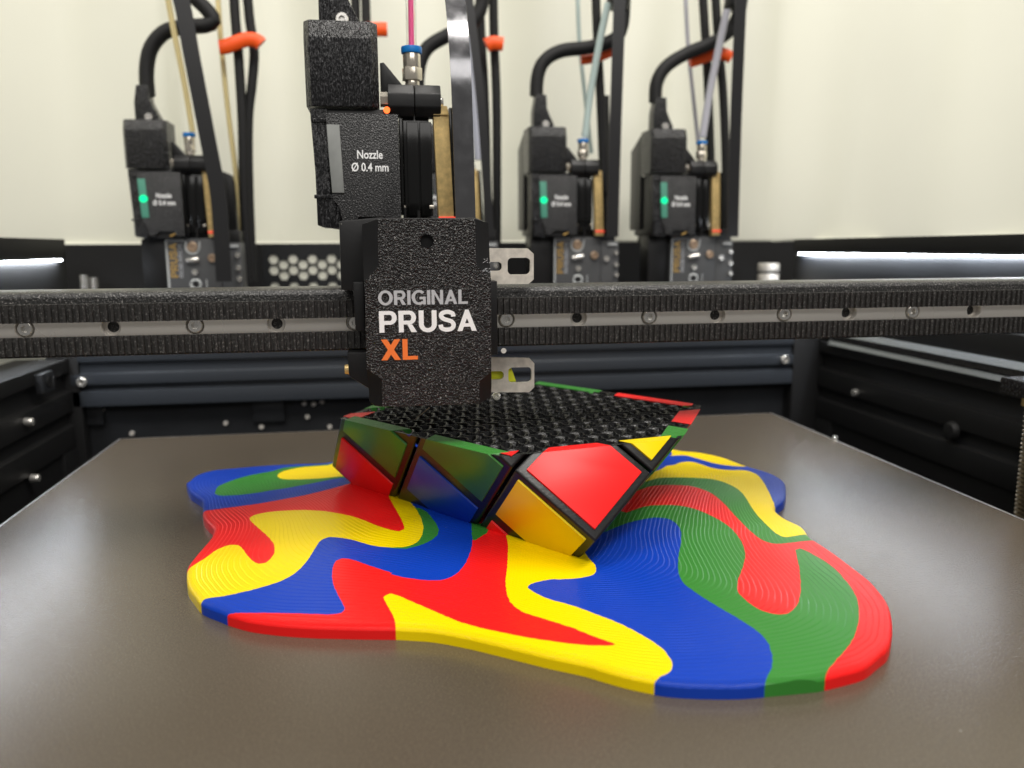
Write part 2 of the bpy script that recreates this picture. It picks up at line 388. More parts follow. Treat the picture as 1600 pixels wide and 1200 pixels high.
# the two puddle tables, millimetres on the build sheet
PUDDLE_OUTLINE = [(-28.0,375.5),(-29.5,374.7),(-31.0,374.3),(-32.5,374.3),(-34.0,374.4),(-38.7,375.3),(-40.4,375.4),(-51.5,375.4),(-56.1,375.2),(-61.3,374.6),(-69.0,373.2),(-75.5,372.2),(-76.9,371.9),(-78.2,371.4),(-79.5,370.9),(-81.0,369.8),(-82.3,368.5),(-83.4,367.1),(-84.4,365.5),(-85.1,363.9),(-85.6,362.4),(-85.8,360.6),(-86.2,354.4),(-86.9,354.0),(-85.8,350.2),(-83.5,343.2),(-82.3,340.2),(-81.5,338.5),(-80.6,336.9),(-75.7,328.8),(-75.0,327.5),(-74.4,326.0),(-73.6,323.0),(-72.2,316.3),(-70.9,309.3),(-70.0,306.2),(-69.0,303.2),(-67.2,299.1),(-66.4,297.5),(-64.7,294.5),(-63.9,293.0),(-63.3,291.3),(-62.9,289.8),(-62.5,286.5),(-62.3,281.6),(-62.5,278.2),(-63.7,266.5),(-64.2,259.8),(-64.3,256.5),(-64.0,253.1),(-63.3,249.8),(-62.2,245.1),(-61.4,242.2),(-60.4,239.4),(-59.0,236.4),(-55.3,228.9),(-54.4,227.5),(-53.4,226.1),(-51.2,223.8),(-48.5,221.4),(-45.1,218.1),(-42.4,216.0),(-39.6,214.0),(-37.9,213.0),(-35.2,211.7),(-32.2,210.4),(-29.1,209.2),(-26.1,208.2),(-19.8,206.4),(-8.9,204.0),(0.5,202.2),(0.5,202.2),(8.1,199.9),(9.6,199.3),(12.5,197.9),(15.2,196.3),(19.3,193.8),(25.8,189.2),(36.6,181.3),(45.1,175.8),(52.0,169.9),(54.8,167.9),(60.5,164.4),(62.3,163.6),(65.1,162.7),(68.2,161.9),(72.9,160.9),(77.5,160.2),(88.4,159.7),(89.7,159.6),(91.4,159.2),(94.8,159.7),(100.5,160.6),(107.3,162.1),(109.1,162.6),(110.9,163.3),(112.2,164.0),(113.6,164.9),(117.5,167.6),(120.7,169.7),(122.2,171.0),(124.0,173.0),(126.0,175.5),(128.0,178.1),(130.6,181.9),(133.2,186.0),(134.8,188.8),(136.3,191.7),(137.6,194.7),(138.7,197.7),(139.5,200.6),(140.7,205.2),(141.3,208.1),(141.8,212.7),(142.8,230.1),(142.8,235.0),(142.5,243.9),(142.6,245.6),(142.9,247.1),(144.5,252.4),(144.9,254.2),(145.1,256.2),(144.9,257.7),(143.7,263.0),(143.5,264.7),(143.5,266.5),(143.7,270.2),(144.2,273.3),(144.6,275.1),(145.2,276.7),(146.0,278.1),(147.1,279.3),(149.8,281.8),(152.9,285.0),(154.0,286.3),(155.1,287.8),(156.8,290.4),(159.4,294.9),(164.0,303.9),(165.8,308.2),(166.7,311.5),(167.0,313.0),(167.1,314.5),(167.2,316.2),(166.9,319.0),(166.6,320.5),(165.9,323.5),(164.8,326.6),(162.1,332.5),(160.8,335.9),(160.1,338.9),(159.1,343.9),(158.4,347.2),(158.0,348.8),(156.7,351.8),(155.3,354.6),(153.5,357.4),(151.7,359.9),(149.9,362.1),(148.6,363.1),(147.3,363.9),(144.4,365.2),(143.1,365.9),(141.8,366.9),(140.8,368.2),(139.8,370.3),(138.9,372.8),(136.4,382.5),(134.9,387.6),(133.6,390.8),(132.9,392.3),(132.1,393.7),(131.2,395.0),(130.2,396.2),(129.2,397.2),(128.0,398.0),(127.0,398.6),(125.8,399.1),(123.5,399.9),(122.2,400.1),(119.5,400.5),(116.7,400.7),(113.7,400.7),(98.8,399.9),(95.3,399.8),(91.8,399.9),(83.0,400.6),(58.0,402.9),(47.1,403.7),(20.2,404.9),(14.1,404.8),(9.6,404.5),(5.4,403.7),(1.3,402.5),(-1.4,401.4),(-2.7,400.6),(-5.3,398.9),(-7.9,396.8),(-11.6,393.2),(-15.1,389.3),(-23.6,379.5),(-26.3,376.8)]
PUDDLE_PATCHES = [
    ('yellow', [(97.4,343.8),(112.9,346.3),(118.1,347.3),(122.5,348.2),(126.3,348.7),(127.4,349.0),(128.5,349.3),(129.5,349.9),(130.4,350.7),(131.2,351.7),(132.1,353.3),(132.9,355.2),(134.4,359.8),(137.2,369.3),(138.5,373.2),(139.8,376.7),(141.3,379.6),(142.6,381.6),(143.6,382.7),(145.5,384.6),(146.5,385.4),(147.6,386.1),(148.7,386.7),(149.9,387.2),(151.1,387.5),(152.3,387.7),(153.7,387.8),(155.1,387.7),(157.4,387.4),(160.3,386.5),(163.6,385.3),(167.1,383.8),(170.7,381.9),(174.2,379.7),(177.4,377.4),(179.3,375.7),(181.0,374.0),(183.2,371.2),(185.2,368.3),(187.1,365.1),(188.2,362.9),(189.6,359.3),(190.3,356.8),(191.0,352.9),(191.2,350.2),(191.2,348.8),(191.0,346.0),(190.7,344.5),(189.6,339.2),(187.5,332.2),(184.8,324.4),(181.1,314.9),(176.9,305.1),(172.5,295.2),(167.0,283.2),(163.2,275.5),(159.6,268.5),(154.3,258.9),(148.7,249.1),(129.6,217.0),(220.0,200.0),(220.0,130.0),(-120.0,130.0),(-120.0,250.0),(50.0,300.0)]),
    ('blue', [(104.8,336.8),(122.5,346.2),(133.6,351.9),(134.9,352.5),(136.2,353.0),(137.4,353.2),(138.4,353.0),(139.1,352.4),(139.6,351.5),(140.1,350.3),(141.3,346.2),(141.8,345.0),(144.0,339.9),(145.3,337.5),(146.0,336.6),(147.0,335.5),(148.2,334.7),(149.4,334.0),(150.6,333.5),(153.1,332.8),(155.5,332.5),(156.8,332.5),(158.1,332.6),(159.5,333.0),(161.5,333.8),(163.9,334.9),(172.5,339.6),(260.0,380.0),(260.0,130.0),(-120.0,130.0),(-120.0,250.0),(50.0,300.0)]),
    ('yellow', [(96.9,311.1),(107.3,315.7),(109.9,317.0),(111.9,318.2),(113.1,319.1),(115.3,321.1),(118.6,325.1),(119.9,326.6),(121.2,327.3),(122.4,327.8),(123.7,328.5),(124.5,329.2),(128.4,333.4),(129.4,334.3),(131.6,335.8),(132.8,336.5),(134.0,336.9),(135.2,336.9),(136.2,336.4),(136.9,335.7),(137.4,334.7),(138.0,333.4),(139.6,329.1),(140.1,327.8),(140.8,326.9),(141.8,325.8),(142.9,325.0),(144.1,324.5),(145.4,324.1),(146.8,323.9),(148.0,323.8),(149.3,324.0),(153.5,324.9),(154.6,324.9),(155.6,324.7),(156.5,323.8),(157.1,322.7),(157.4,321.2),(157.6,319.6),(157.6,317.9),(157.2,314.9),(156.2,310.0),(154.2,302.6),(148.3,284.5),(146.9,280.2),(146.7,279.4),(146.5,277.5),(146.4,274.8),(240.0,330.0),(240.0,130.0),(-120.0,130.0),(-120.0,250.0),(50.0,300.0)]),
    ('green', [(92.7,297.4),(104.4,304.9),(108.2,307.5),(110.3,308.6),(111.6,308.9),(113.8,309.3),(117.8,309.7),(121.9,309.8),(126.6,309.6),(129.6,309.3),(131.0,309.0),(132.3,308.6),(133.4,308.0),(134.5,307.2),(135.3,306.4),(136.1,305.4),(136.8,304.3),(138.0,301.7),(138.4,300.4),(138.9,297.9),(139.0,296.7),(139.0,294.3),(138.7,290.4),(138.0,286.4),(137.2,282.8),(134.5,272.4),(133.0,264.7),(132.2,258.8),(131.6,253.5),(131.3,249.9),(131.4,248.0),(131.8,246.0),(133.0,244.8),(134.0,244.9),(137.9,246.3),(142.4,247.6),(147.4,248.3),(240.0,290.0),(240.0,130.0),(-120.0,130.0),(-120.0,250.0),(50.0,300.0)]),
    ('red', [(89.3,286.3),(94.9,291.6),(99.0,295.0),(102.0,297.2),(104.1,298.3),(105.3,298.7),(107.9,299.3),(110.6,299.7),(113.1,299.7),(116.0,299.6),(117.3,299.4),(118.7,299.1),(119.9,298.6),(121.0,297.9),(121.8,297.2),(122.6,296.3),(123.3,295.3),(124.0,294.2),(124.6,293.0),(125.4,290.3),(125.6,289.2),(125.8,286.9),(125.8,283.0),(125.5,276.5),(124.0,264.4),(123.3,256.8),(122.9,252.0),(122.8,247.9),(122.8,245.0),(123.1,242.7),(123.3,241.7),(124.0,240.2),(125.1,239.2),(126.6,238.7),(127.7,238.7),(129.0,238.9),(134.8,240.4),(139.7,241.4),(142.2,241.7),(144.5,241.7),(240.0,270.0),(240.0,130.0),(-120.0,130.0),(-120.0,250.0),(50.0,300.0)]),
    ('green', [(83.7,267.8),(89.9,272.6),(92.3,274.1),(93.6,274.7),(94.9,275.2),(96.4,275.5),(100.4,276.1),(103.2,276.1),(104.4,276.0),(105.7,275.7),(107.0,275.3),(108.1,274.8),(109.2,274.1),(110.3,273.1),(111.8,271.3),(113.1,269.0),(114.3,266.4),(115.2,264.0),(116.1,260.4),(116.5,257.9),(116.7,255.3),(116.8,252.8),(116.6,249.1),(116.0,245.3),(115.3,241.6),(114.7,239.2),(113.6,235.6),(111.9,231.0),(109.8,226.5),(108.0,223.3),(104.9,217.9),(100.6,211.2),(99.5,209.2),(97.5,205.4),(96.6,203.1),(96.3,201.9),(96.1,200.5),(96.1,199.1),(96.3,196.4),(96.8,193.8),(97.2,192.6),(97.6,191.5),(98.2,190.6),(99.2,189.6),(100.4,188.8),(101.6,188.4),(102.8,188.4),(104.1,188.7),(105.3,189.4),(107.2,190.9),(109.2,193.0),(110.9,195.1),(112.8,198.0),(114.9,201.3),(119.1,209.1),(123.8,218.5),(130.0,232.3),(130.6,233.3),(132.6,234.6),(133.2,233.7),(133.7,232.2),(134.2,230.6),(134.9,225.9),(135.1,223.1),(135.2,221.6),(135.1,219.1),(134.7,215.5),(133.7,210.6),(132.6,205.7),(131.1,200.9),(129.8,197.5),(128.1,193.8),(126.1,190.3),(123.4,185.9),(121.3,182.7),(118.3,178.8),(115.2,175.1),(112.7,172.5),(110.9,170.8),(100.8,162.4),(99.0,160.6),(98.4,159.7),(96.5,156.8),(92.2,149.2),(84.0,130.0),(-120.0,130.0),(-120.0,250.0),(50.0,300.0)]),
    ('blue', [(68.9,247.6),(78.5,255.6),(80.7,257.2),(84.0,259.2),(86.3,260.4),(88.9,261.6),(90.4,262.1),(91.8,262.5),(93.0,262.7),(94.6,262.7),(96.0,262.3),(97.1,261.6),(97.6,260.6),(98.0,259.4),(98.3,258.1),(98.3,255.5),(98.1,253.2),(97.6,250.7),(96.9,248.3),(95.6,244.7),(93.1,238.5),(88.9,229.5),(86.0,222.4),(84.8,219.1),(83.6,215.4),(83.0,213.1),(82.7,210.6),(82.6,209.3),(82.6,208.0),(82.8,206.6),(83.7,203.1),(85.4,198.0),(90.6,185.3),(91.4,183.0),(91.8,181.4),(92.1,180.0),(92.2,178.6),(92.3,177.1),(92.0,174.7),(90.9,171.1),(90.5,169.9),(89.4,167.6),(88.2,165.5),(87.4,164.4),(83.6,159.9),(82.9,158.9),(77.6,148.3),(80.0,130.0),(-120.0,130.0),(-120.0,250.0),(50.0,300.0)]),
    ('yellow', [(59.1,236.2),(59.3,227.2),(60.0,223.0),(59.9,221.6),(59.8,220.3),(59.5,219.2),(58.9,217.6),(57.8,216.5),(56.8,215.9),(55.5,215.6),(54.0,215.4),(52.6,215.4),(48.0,215.9),(45.6,216.8),(43.1,216.7),(40.6,216.3),(39.1,215.8),(38.2,214.9),(38.1,213.7),(38.7,212.2),(39.7,210.2),(41.2,207.8),(42.2,206.6),(44.1,204.8),(48.9,200.6),(48.9,200.5),(53.5,195.5),(55.4,193.4),(57.2,191.2),(58.9,189.0),(60.9,185.7),(62.7,182.5),(64.1,179.8),(65.0,177.4),(65.3,175.8),(65.5,174.3),(65.5,172.8),(65.4,171.4),(65.1,170.1),(64.7,168.9),(63.9,167.7),(62.9,166.8),(61.7,166.2),(59.2,165.3),(58.1,164.8),(57.3,163.8),(56.4,161.6),(53.2,152.4),(50.0,130.0),(-120.0,130.0),(-120.0,250.0),(50.0,300.0)]),
    ('red', [(38.0,260.0),(37.0,245.6),(36.6,241.8),(34.1,227.6),(32.5,220.0),(32.0,216.2),(31.6,211.5),(31.8,208.7),(31.9,207.5),(32.6,205.2),(33.0,204.0),(34.1,201.9),(35.1,200.7),(46.4,190.0),(46.3,189.8),(46.9,189.2),(51.6,184.1),(54.0,181.6),(54.4,180.9),(53.1,180.8),(49.8,181.5),(46.0,182.7),(43.5,183.7),(36.3,187.5),(33.6,189.0),(28.3,192.4),(24.0,195.3),(20.1,198.3),(17.3,200.7),(14.8,203.4),(6.1,213.4),(1.6,218.5),(-0.2,220.1),(-1.2,220.6),(-2.8,219.0),(-2.6,217.0),(-0.3,208.0),(0.1,205.3),(0.4,200.1),(0.3,189.3),(-1.0,130.0),(-120.0,130.0),(-120.0,250.0),(50.0,300.0)]),
    ('blue', [(-46.5,208.9),(-46.7,213.8),(-47.0,215.2),(-47.5,216.7),(-47.8,218.0),(-47.5,218.8),(-46.8,218.8),(-45.8,218.6),(-40.4,216.8),(-29.1,214.3),(-18.7,211.7),(-17.8,211.5),(-15.8,211.4),(-14.3,211.6),(-13.4,213.6),(-13.6,214.9),(-14.4,218.1),(-16.2,224.3),(-17.1,228.1),(-17.6,230.7),(-17.9,233.3),(-18.2,237.5),(-18.2,241.3),(-18.0,243.0),(-17.8,244.5),(-17.4,245.6),(-15.7,247.2),(-14.7,246.9),(-13.5,246.3),(-11.5,244.7),(-7.1,240.1),(0.4,232.9),(-1.2,233.3),(2.5,230.3),(4.9,228.8),(7.6,227.4),(10.2,226.3),(12.7,225.6),(13.9,225.5),(15.1,225.7),(16.2,226.2),(17.2,226.8),(18.2,227.7),(19.2,228.8),(19.8,229.7),(21.0,231.9),(22.1,234.3),(23.4,238.0),(24.8,243.0),(25.5,246.5),(25.9,248.8),(26.3,252.3),(27.4,263.8),(28.1,268.1),(29.1,273.5),(40.0,300.0),(-60.0,330.0),(-120.0,300.0)]),
    ('green', [(27.6,266.9),(29.4,265.7),(30.5,264.8),(31.3,263.7),(31.7,262.5),(32.0,261.1),(32.2,259.5),(32.3,258.1),(32.2,256.8),(31.5,255.3),(30.5,254.2),(29.5,253.2),(27.1,250.5),(26.3,250.4),(26.2,251.2),(26.2,252.5),(26.7,258.1)]),
    ('green', [(7.3,293.3),(7.8,289.3),(8.3,286.6),(9.2,285.5),(10.3,284.6),(11.6,282.6),(12.3,281.3),(12.9,279.9),(13.3,278.7),(13.9,276.0),(15.3,269.1),(15.8,265.4),(15.9,262.7),(15.8,261.2),(15.3,258.6),(14.7,257.1),(13.9,255.7),(12.0,253.5),(11.0,252.6),(9.9,251.8),(8.5,251.1),(4.6,249.7),(2.1,250.5),(-0.5,251.6),(-1.8,252.4),(-3.6,253.6),(0.0,262.0),(-10.0,280.0),(10.0,310.0)]),
    ('yellow', [(4.2,311.0),(4.0,305.1),(4.3,302.0),(5.1,298.6),(7.9,289.4),(8.8,285.5),(9.3,282.8),(9.9,278.9),(10.4,275.2),(10.7,270.9),(10.9,265.6),(10.5,261.6),(10.1,259.1),(9.5,257.0),(8.9,255.3),(8.1,253.9),(7.2,252.9),(6.2,252.1),(5.2,251.6),(3.9,251.3),(2.6,251.4),(1.1,251.6),(-0.5,252.0),(-1.9,252.5),(-4.1,253.5),(-5.2,254.1),(-7.3,255.6),(-9.1,257.3),(-12.8,261.0),(-14.9,262.7),(-17.0,264.1),(-19.6,265.5),(-21.2,265.8),(-22.5,265.0),(-23.5,263.5),(-23.9,262.4),(-24.7,258.1),(-25.9,250.4),(-26.8,246.7),(-27.4,244.4),(-28.3,241.9),(-29.5,239.2),(-30.9,237.0),(-31.7,236.0),(-32.6,235.1),(-33.7,234.2),(-35.6,233.0),(-37.9,231.8),(-41.6,230.2),(-44.2,229.4),(-46.9,228.7),(-48.1,228.5),(-52.4,228.3),(-53.5,228.0),(-54.3,227.6),(-54.7,226.7),(-54.5,225.6),(-53.7,222.9),(-53.4,221.6),(-52.6,214.8),(-90.0,200.0),(-120.0,260.0),(-120.0,335.0),(0.0,335.0)]),
    ('red', [(-64.2,248.6),(-63.0,252.7),(-62.5,254.3),(-60.0,259.4),(-58.2,264.9),(-57.7,266.0),(-56.8,267.6),(-55.7,268.8),(-54.7,269.6),(-53.3,269.9),(-52.0,269.4),(-51.1,268.6),(-50.3,267.5),(-49.6,266.2),(-48.7,264.1),(-46.9,259.2),(-44.6,253.9),(-43.2,251.4),(-42.3,250.2),(-41.5,249.4),(-39.5,249.5),(-39.0,250.5),(-38.4,252.0),(-38.1,253.7),(-37.9,254.8),(-37.8,257.3),(-37.9,258.6),(-38.3,262.3),(-39.1,265.9),(-39.9,268.3),(-40.7,270.5),(-43.2,276.5),(-50.3,292.1),(-51.1,294.5),(-51.4,295.7),(-51.4,296.8),(-50.7,298.4),(-49.4,299.5),(-48.3,299.8),(-47.0,300.0),(-45.6,300.1),(-44.0,300.0),(-40.6,299.4),(-38.0,298.8),(-35.4,298.1),(-31.9,296.8),(-28.3,295.1),(-26.0,293.7),(-23.8,292.3),(-20.5,289.7),(-17.5,287.1),(-14.6,284.3),(-12.2,281.6),(-9.8,278.6),(-4.7,271.4),(-2.7,269.1),(-0.2,266.4),(1.3,265.2),(2.6,264.5),(4.3,266.0),(4.4,268.3),(3.8,274.0),(-0.4,298.9),(-1.6,307.5),(0.0,312.0),(-10.0,330.0),(-60.0,420.0),(-130.0,350.0)]),
    ('blue', [(-76.4,312.1),(-72.4,311.2),(-70.7,311.0),(-68.4,310.9),(-61.6,311.1),(-51.7,311.1),(-49.1,311.3),(-45.1,311.8),(-34.8,313.4),(-32.2,314.1),(-28.4,315.4),(-23.2,317.6),(-18.6,319.9),(-17.8,320.4),(-16.5,321.5),(-15.5,322.8),(-14.3,324.8),(0.0,330.0),(0.0,430.0),(-130.0,430.0),(-130.0,300.0)]),
    ('green', [(-18.0,333.1),(-19.5,333.4),(-21.4,333.3),(-23.2,332.5),(-29.2,329.4),(-31.8,328.4),(-34.3,327.8),(-39.5,326.8),(-47.4,325.8),(-51.4,325.3),(-55.3,325.1),(-57.6,325.1),(-60.3,325.4),(-62.9,326.0),(-66.2,327.0),(-67.0,327.4),(-68.2,328.2),(-69.2,329.2),(-70.5,331.0),(-71.0,333.3),(-71.3,336.9),(-71.3,338.4),(-71.2,339.8),(-70.9,341.1),(-70.4,342.3),(-69.7,343.5),(-68.9,344.6),(-67.0,346.8),(-65.1,348.7),(-63.0,350.5),(-58.7,353.8),(-57.5,354.5),(-53.8,356.6),(-52.6,357.3),(-51.6,358.2),(-50.8,359.1),(-50.1,360.2),(-48.3,363.6),(-47.6,364.6),(-46.7,365.4),(-45.7,365.9),(-44.6,366.4),(-43.4,366.7),(-28.0,369.4),(-20.0,380.0),(-10.0,340.0)]),
    ('yellow', [(-18.2,336.8),(-21.3,336.8),(-26.1,336.1),(-27.6,336.0),(-29.1,336.0),(-33.0,336.6),(-35.8,337.1),(-38.4,337.8),(-40.9,338.7),(-42.2,339.2),(-43.4,339.9),(-44.4,340.6),(-45.3,341.4),(-46.1,342.5),(-46.7,343.7),(-47.2,344.9),(-47.9,347.4),(-48.0,348.7),(-47.9,350.1),(-47.4,353.6),(-47.0,354.9),(-46.5,356.2),(-45.8,357.4),(-44.3,359.4),(-42.3,361.3),(-41.3,362.3),(-39.0,363.9),(-37.9,364.6),(-36.7,365.0),(-33.8,365.7),(-27.7,366.3),(-22.0,378.0),(-10.0,340.0)]),
]


# ------------------------------------------------------------------ cube frame: corner, edge directions, cell size
V0 = np.array([58.85, 216.17, 18.0]); PC = 32.604; ZT = 41.3
EC = np.array([-.69555, .37852, .61068]); EE = np.array([-.15294, .75248, -.64061]); ED = np.array([.70201, .53898, .4655])
def cube_pt(i, j, k): return V0 + PC * (i * EC + j * EE + k * ED)
FOOT = np.array([(56.7,226.7),(-17.2,323.),(103.3,347.5),(114.5,332.9)])

print_thing = thing('melted_cube_print', 'half printed twisty puzzle cube melting into a swirled red yellow blue green puddle', 'plastic print', (50, 290, 0))
def lumps(X,Y):
    return .3*np.sin(X*.05+1.3+.6*np.sin(Y*.03))*np.sin(Y*.046+.6)
def ragged(poly, step=.7, amp=.11):
    out = []
    for a, b in zip(poly, np.roll(poly, -1, 0)):
        l = np.hypot(*(b - a)); n = max(1, int(l / step)) if l < 25 else 1
        for j in range(n): out.append(a + (b - a) * j / n + (rng.uniform(-amp, amp, 2) if n > 0 and l < 25 else 0))
    return np.array(out)
def make_puddle():
    out = np.array(PUDDLE_OUTLINE)
    gx = np.arange(-95, 180, 1.); gy = np.arange(140, 420, 1.)
    X, Y = np.meshgrid(gx, gy); G = np.stack([X.ravel(), Y.ravel()], 1)
    io = inside(G, out); do = np.zeros(len(G)); do[io] = seg_dist(G[io], out)
    dc = np.where(inside(G, FOOT), 0, seg_dist(G, FOOT)); t = do / (do + dc + 1e-6)
    H = (4 + 5 * t ** .95).reshape(X.shape) + lumps(X, Y) * np.clip(do / 12, 0, 1).reshape(X.shape)
    for _ in range(2):
        p = np.pad(H, 2, mode='edge'); H = sum(p[i:i + H.shape[0], 2:2 + H.shape[1]] for i in range(5)) / 5
        p = np.pad(H, 2, mode='edge'); H = sum(p[2:2 + H.shape[0], i:i + H.shape[1]] for i in range(5)) / 5
    def hat(P):
        u = np.clip(P[:, 0] - gx[0], 0, len(gx) - 1.01); v = np.clip(P[:, 1] - gy[0], 0, len(gy) - 1.01)
        i = u.astype(int); j = v.astype(int); a = u - i; b = v - j
        return H[j, i] * (1 - a) * (1 - b) + H[j, i + 1] * a * (1 - b) + H[j + 1, i] * (1 - a) * b + H[j + 1, i + 1] * a * b
    V, T = grid_tris(-92, 165, 160, 410, .7)
    lab = np.full(len(T), -1)
    V, T, lab = cut(V, T, lab, out, 0)
    keep = lab == 0; T = T[keep]; lab = lab[keep]
    tan = np.roll(out, -1, 0) - np.roll(out, 1, 0); nrm = np.column_stack([tan[:, 1], -tan[:, 0]]); nrm /= np.linalg.norm(nrm, axis=1)[:, None]
    if inside((out + nrm * .3)[:1], out)[0] is np.True_ or inside(out + nrm * .3, out).mean() > .5: nrm = -nrm
    for dd in (.2, .5, .9, 1.4, 1.9): V, T, lab = cut(V, T, lab, out - nrm * dd, 0)
    u = np.unique(T); mp = np.full(len(V), -1); mp[u] = np.arange(len(u)); V = V[u]; T = mp[T]
    for q, (nm, poly) in enumerate(PUDDLE_PATCHES):
        V, T, lab = cut(V, T, lab, ragged(np.array(poly)), q + 1)
    d = seg_dist(V, out); z = hat(V)
    rr = 1.9; e = np.clip(d, 0, rr); z = z - rr * .8 * (1 - np.sqrt(1 - (1 - e / rr) ** 2))
    V3 = np.column_stack([V, z])
    ed = np.concatenate([T[:, [0, 1]], T[:, [1, 2]], T[:, [2, 0]]]); el = np.concatenate([lab] * 3)
    key = np.sort(ed, 1); _, inv, cnt = np.unique(key, axis=0, return_inverse=True, return_counts=True)
    bd = cnt[inv.ravel()] == 1; be, bl = ed[bd], el[bd]
    off = np.array(print_thing['_at'])
    names = ['blue'] + [n for n, _ in PUDDLE_PATCHES]
    for q, nm in enumerate(names):
        tt = T[lab == q]
        if not len(tt): continue
        u = np.unique(tt); mp = np.full(len(V), -1); mp[u] = np.arange(len(u)); vs = V3[u]; fs = mp[tt].tolist()
        ww = be[bl == q]
        if len(ww):
            wv = np.unique(ww); n0 = len(vs); m1 = np.full(len(V), -1); m1[wv] = n0 + np.arange(len(wv)); m2 = m1 + len(wv)
            low = V3[wv].copy(); low[:, 2] = .02; vs = np.concatenate([vs, V3[wv], low])
            fs += [(m1[b_], m1[a_], m2[a_], m2[b_]) for a_, b_ in ww]
        link_mesh(nm + '_patch', (vs - off) * S, fs, FIL[nm], print_thing, sharp=50)
make_puddle()

def clip_top(b, z, fill):
    g = list(b.verts) + list(b.edges) + list(b.faces)
    r = bmesh.ops.bisect_plane(b, geom=g, dist=1e-5, plane_co=(0, 0, z), plane_no=(0, 0, 1), clear_outer=True)
    if fill:
        ed = [e for e in r['geom_cut'] if isinstance(e, bmesh.types.BMEdge)]
        if ed: bmesh.ops.edgeloop_fill(b, edges=ed)
def skew_box(lo, hi):
    vs = [cube_pt(i, j, k) for k in (lo[2], hi[2]) for j in (lo[1], hi[1]) for i in (lo[0], hi[0])]
    return vs, [(0, 2, 3, 1), (4, 5, 7, 6), (0, 1, 5, 4), (2, 6, 7, 3), (0, 4, 6, 2), (1, 3, 7, 5)]
def make_cube():
    g = .014
    planes = [(V0, -EC), (V0, -EE), (V0, -ED), (cube_pt(3, 3, 3), EC), (cube_pt(3, 3, 3), EE), (cube_pt(3, 3, 3), ED)]
    for i in range(3):
        for k in range(3):
            b = bmesh.new(); vs, fs = skew_box((i + g, g, k + g), (i + 1 - g, 3 - g, k + 1 - g))
            q = [b.verts.new(v) for v in vs]
            for f in fs: b.faces.new([q[n] for n in f])
            bmesh.ops.recalc_face_normals(b, faces=b.faces)
            bmesh.ops.bevel(b, geom=list(b.edges), offset=.9, segments=3, affect='EDGES', profile=.5)
            # only the printed shell is solid: the walls between neighbouring blocks lie inside it
            kill = [f for f in b.faces if min((Vector(p) - f.calc_center_median()).dot(Vector(n)) for p, n in planes) > 6]
            bmesh.ops.delete(b, geom=kill, context='FACES')
            clip_top(b, ZT, False)
            if len(b.faces): MB().bm(b).build('cube_block', M_CUBE, print_thing)
            b.free()
    faces = {'front': (lambda a, b_, w: (a, b_, w), 'ab'), }
    def sticker(color, kind, a, b_):
        m0, m1, dp, pr = .092, .908, .17 if kind != 'R' else .11, .006
        def corner(s, t, w):                                          # w: depth into the cube, in cells
            if kind == 'L': return cube_pt(a + s, b_ + t, w)
            if kind == 'R': return cube_pt(a + s, w, b_ + t)
            if kind == 'E': return cube_pt(w, a + s, b_ + t)
            if kind == 'B': return cube_pt(a + s, b_ + t, 3 - w)
            return cube_pt(3 - w, a + s, b_ + t)
        vs = [corner(s, t, w) for w in (-pr, dp) for s, t in ((m0, m0), (m1, m0), (m1, m1), (m0, m1))]
        fs = [(0, 1, 2, 3), (7, 6, 5, 4), (0, 4, 5, 1), (1, 5, 6, 2), (2, 6, 7, 3), (3, 7, 4, 0)]
        b = bmesh.new(); q = [b.verts.new(v) for v in vs]
        for f in fs: b.faces.new([q[n] for n in f])
        bmesh.ops.recalc_face_normals(b, faces=b.faces)
        bmesh.ops.bevel(b, geom=list(b.edges), offset=.22, segments=2, affect='EDGES', profile=.5)
        clip_top(b, ZT + {'L': .14, 'R': .10, 'E': .07, 'B': .12, 'F': .08}[kind], True)
        if len(b.faces): MB().bm(b).build('sticker', STK[color], print_thing, label=color + ' face of the cube')
        b.free()
    for c, kd, a, b_ in [('green', 'L', 1, 0), ('blue', 'L', 1, 1), ('green', 'L', 2, 1), ('red', 'L', 2, 2), ('yellow', 'L', 0, 0), ('red', 'L', 0, 1), ('blue', 'L', 2, 0),
                         ('red', 'R', 0, 0), ('yellow', 'R', 0, 1), ('red', 'R', 1, 0), ('green', 'E', 0, 1), ('red', 'E', 0, 2), ('green', 'E', 1, 2),
                         ('red', 'B', 0, 1), ('green', 'B', 1, 2), ('red', 'F', 1, 0), ('green', 'F', 2, 0), ('green', 'F', 2, 1)]:
        sticker(c, kd, a, b_)
    # the open top: wavy infill walls seen down into the layers, with a solid rim
    hexa = []
    for ax in ((1, 0, 0), (0, 1, 0), (0, 0, 1)):
        for p in (0, 3):
            for q in (0, 3):
                o = [p, q]; base = [0 if ax[n] else o.pop(0) for n in range(3)]
                A = cube_pt(*base); dv = PC * (ax[0] * EC + ax[1] * EE + ax[2] * ED); t = (ZT - A[2]) / dv[2]
                if 0 <= t <= 3: hexa.append(A + t * dv)
    hexa = np.array(hexa)[:, :2]; cen = hexa.mean(0)
    hexa = hexa[np.argsort(np.arctan2(*(hexa - cen).T[::-1]))]; hexa = cen + (hexa - cen) * .994
    V, T = grid_tris(hexa[:, 0].min(), hexa[:, 0].max(), hexa[:, 1].min(), hexa[:, 1].max(), .34)
    V, T, lab = cut(V, T, np.full(len(T), -1), hexa, 0); T = T[lab == 0]
    u = np.unique(T); mp = np.full(len(V), -1); mp[u] = np.arange(len(u)); V = V[u]; T = mp[T]
    kk = 2 * math.pi / 7.8; ca, sa = math.cos(R(38)), math.sin(R(38))
    X = (V[:, 0] * ca + V[:, 1] * sa) * kk; Y = (-V[:, 0] * sa + V[:, 1] * ca) * kk
    dep = np.full(len(V), 1.5); sm = np.zeros(len(V))
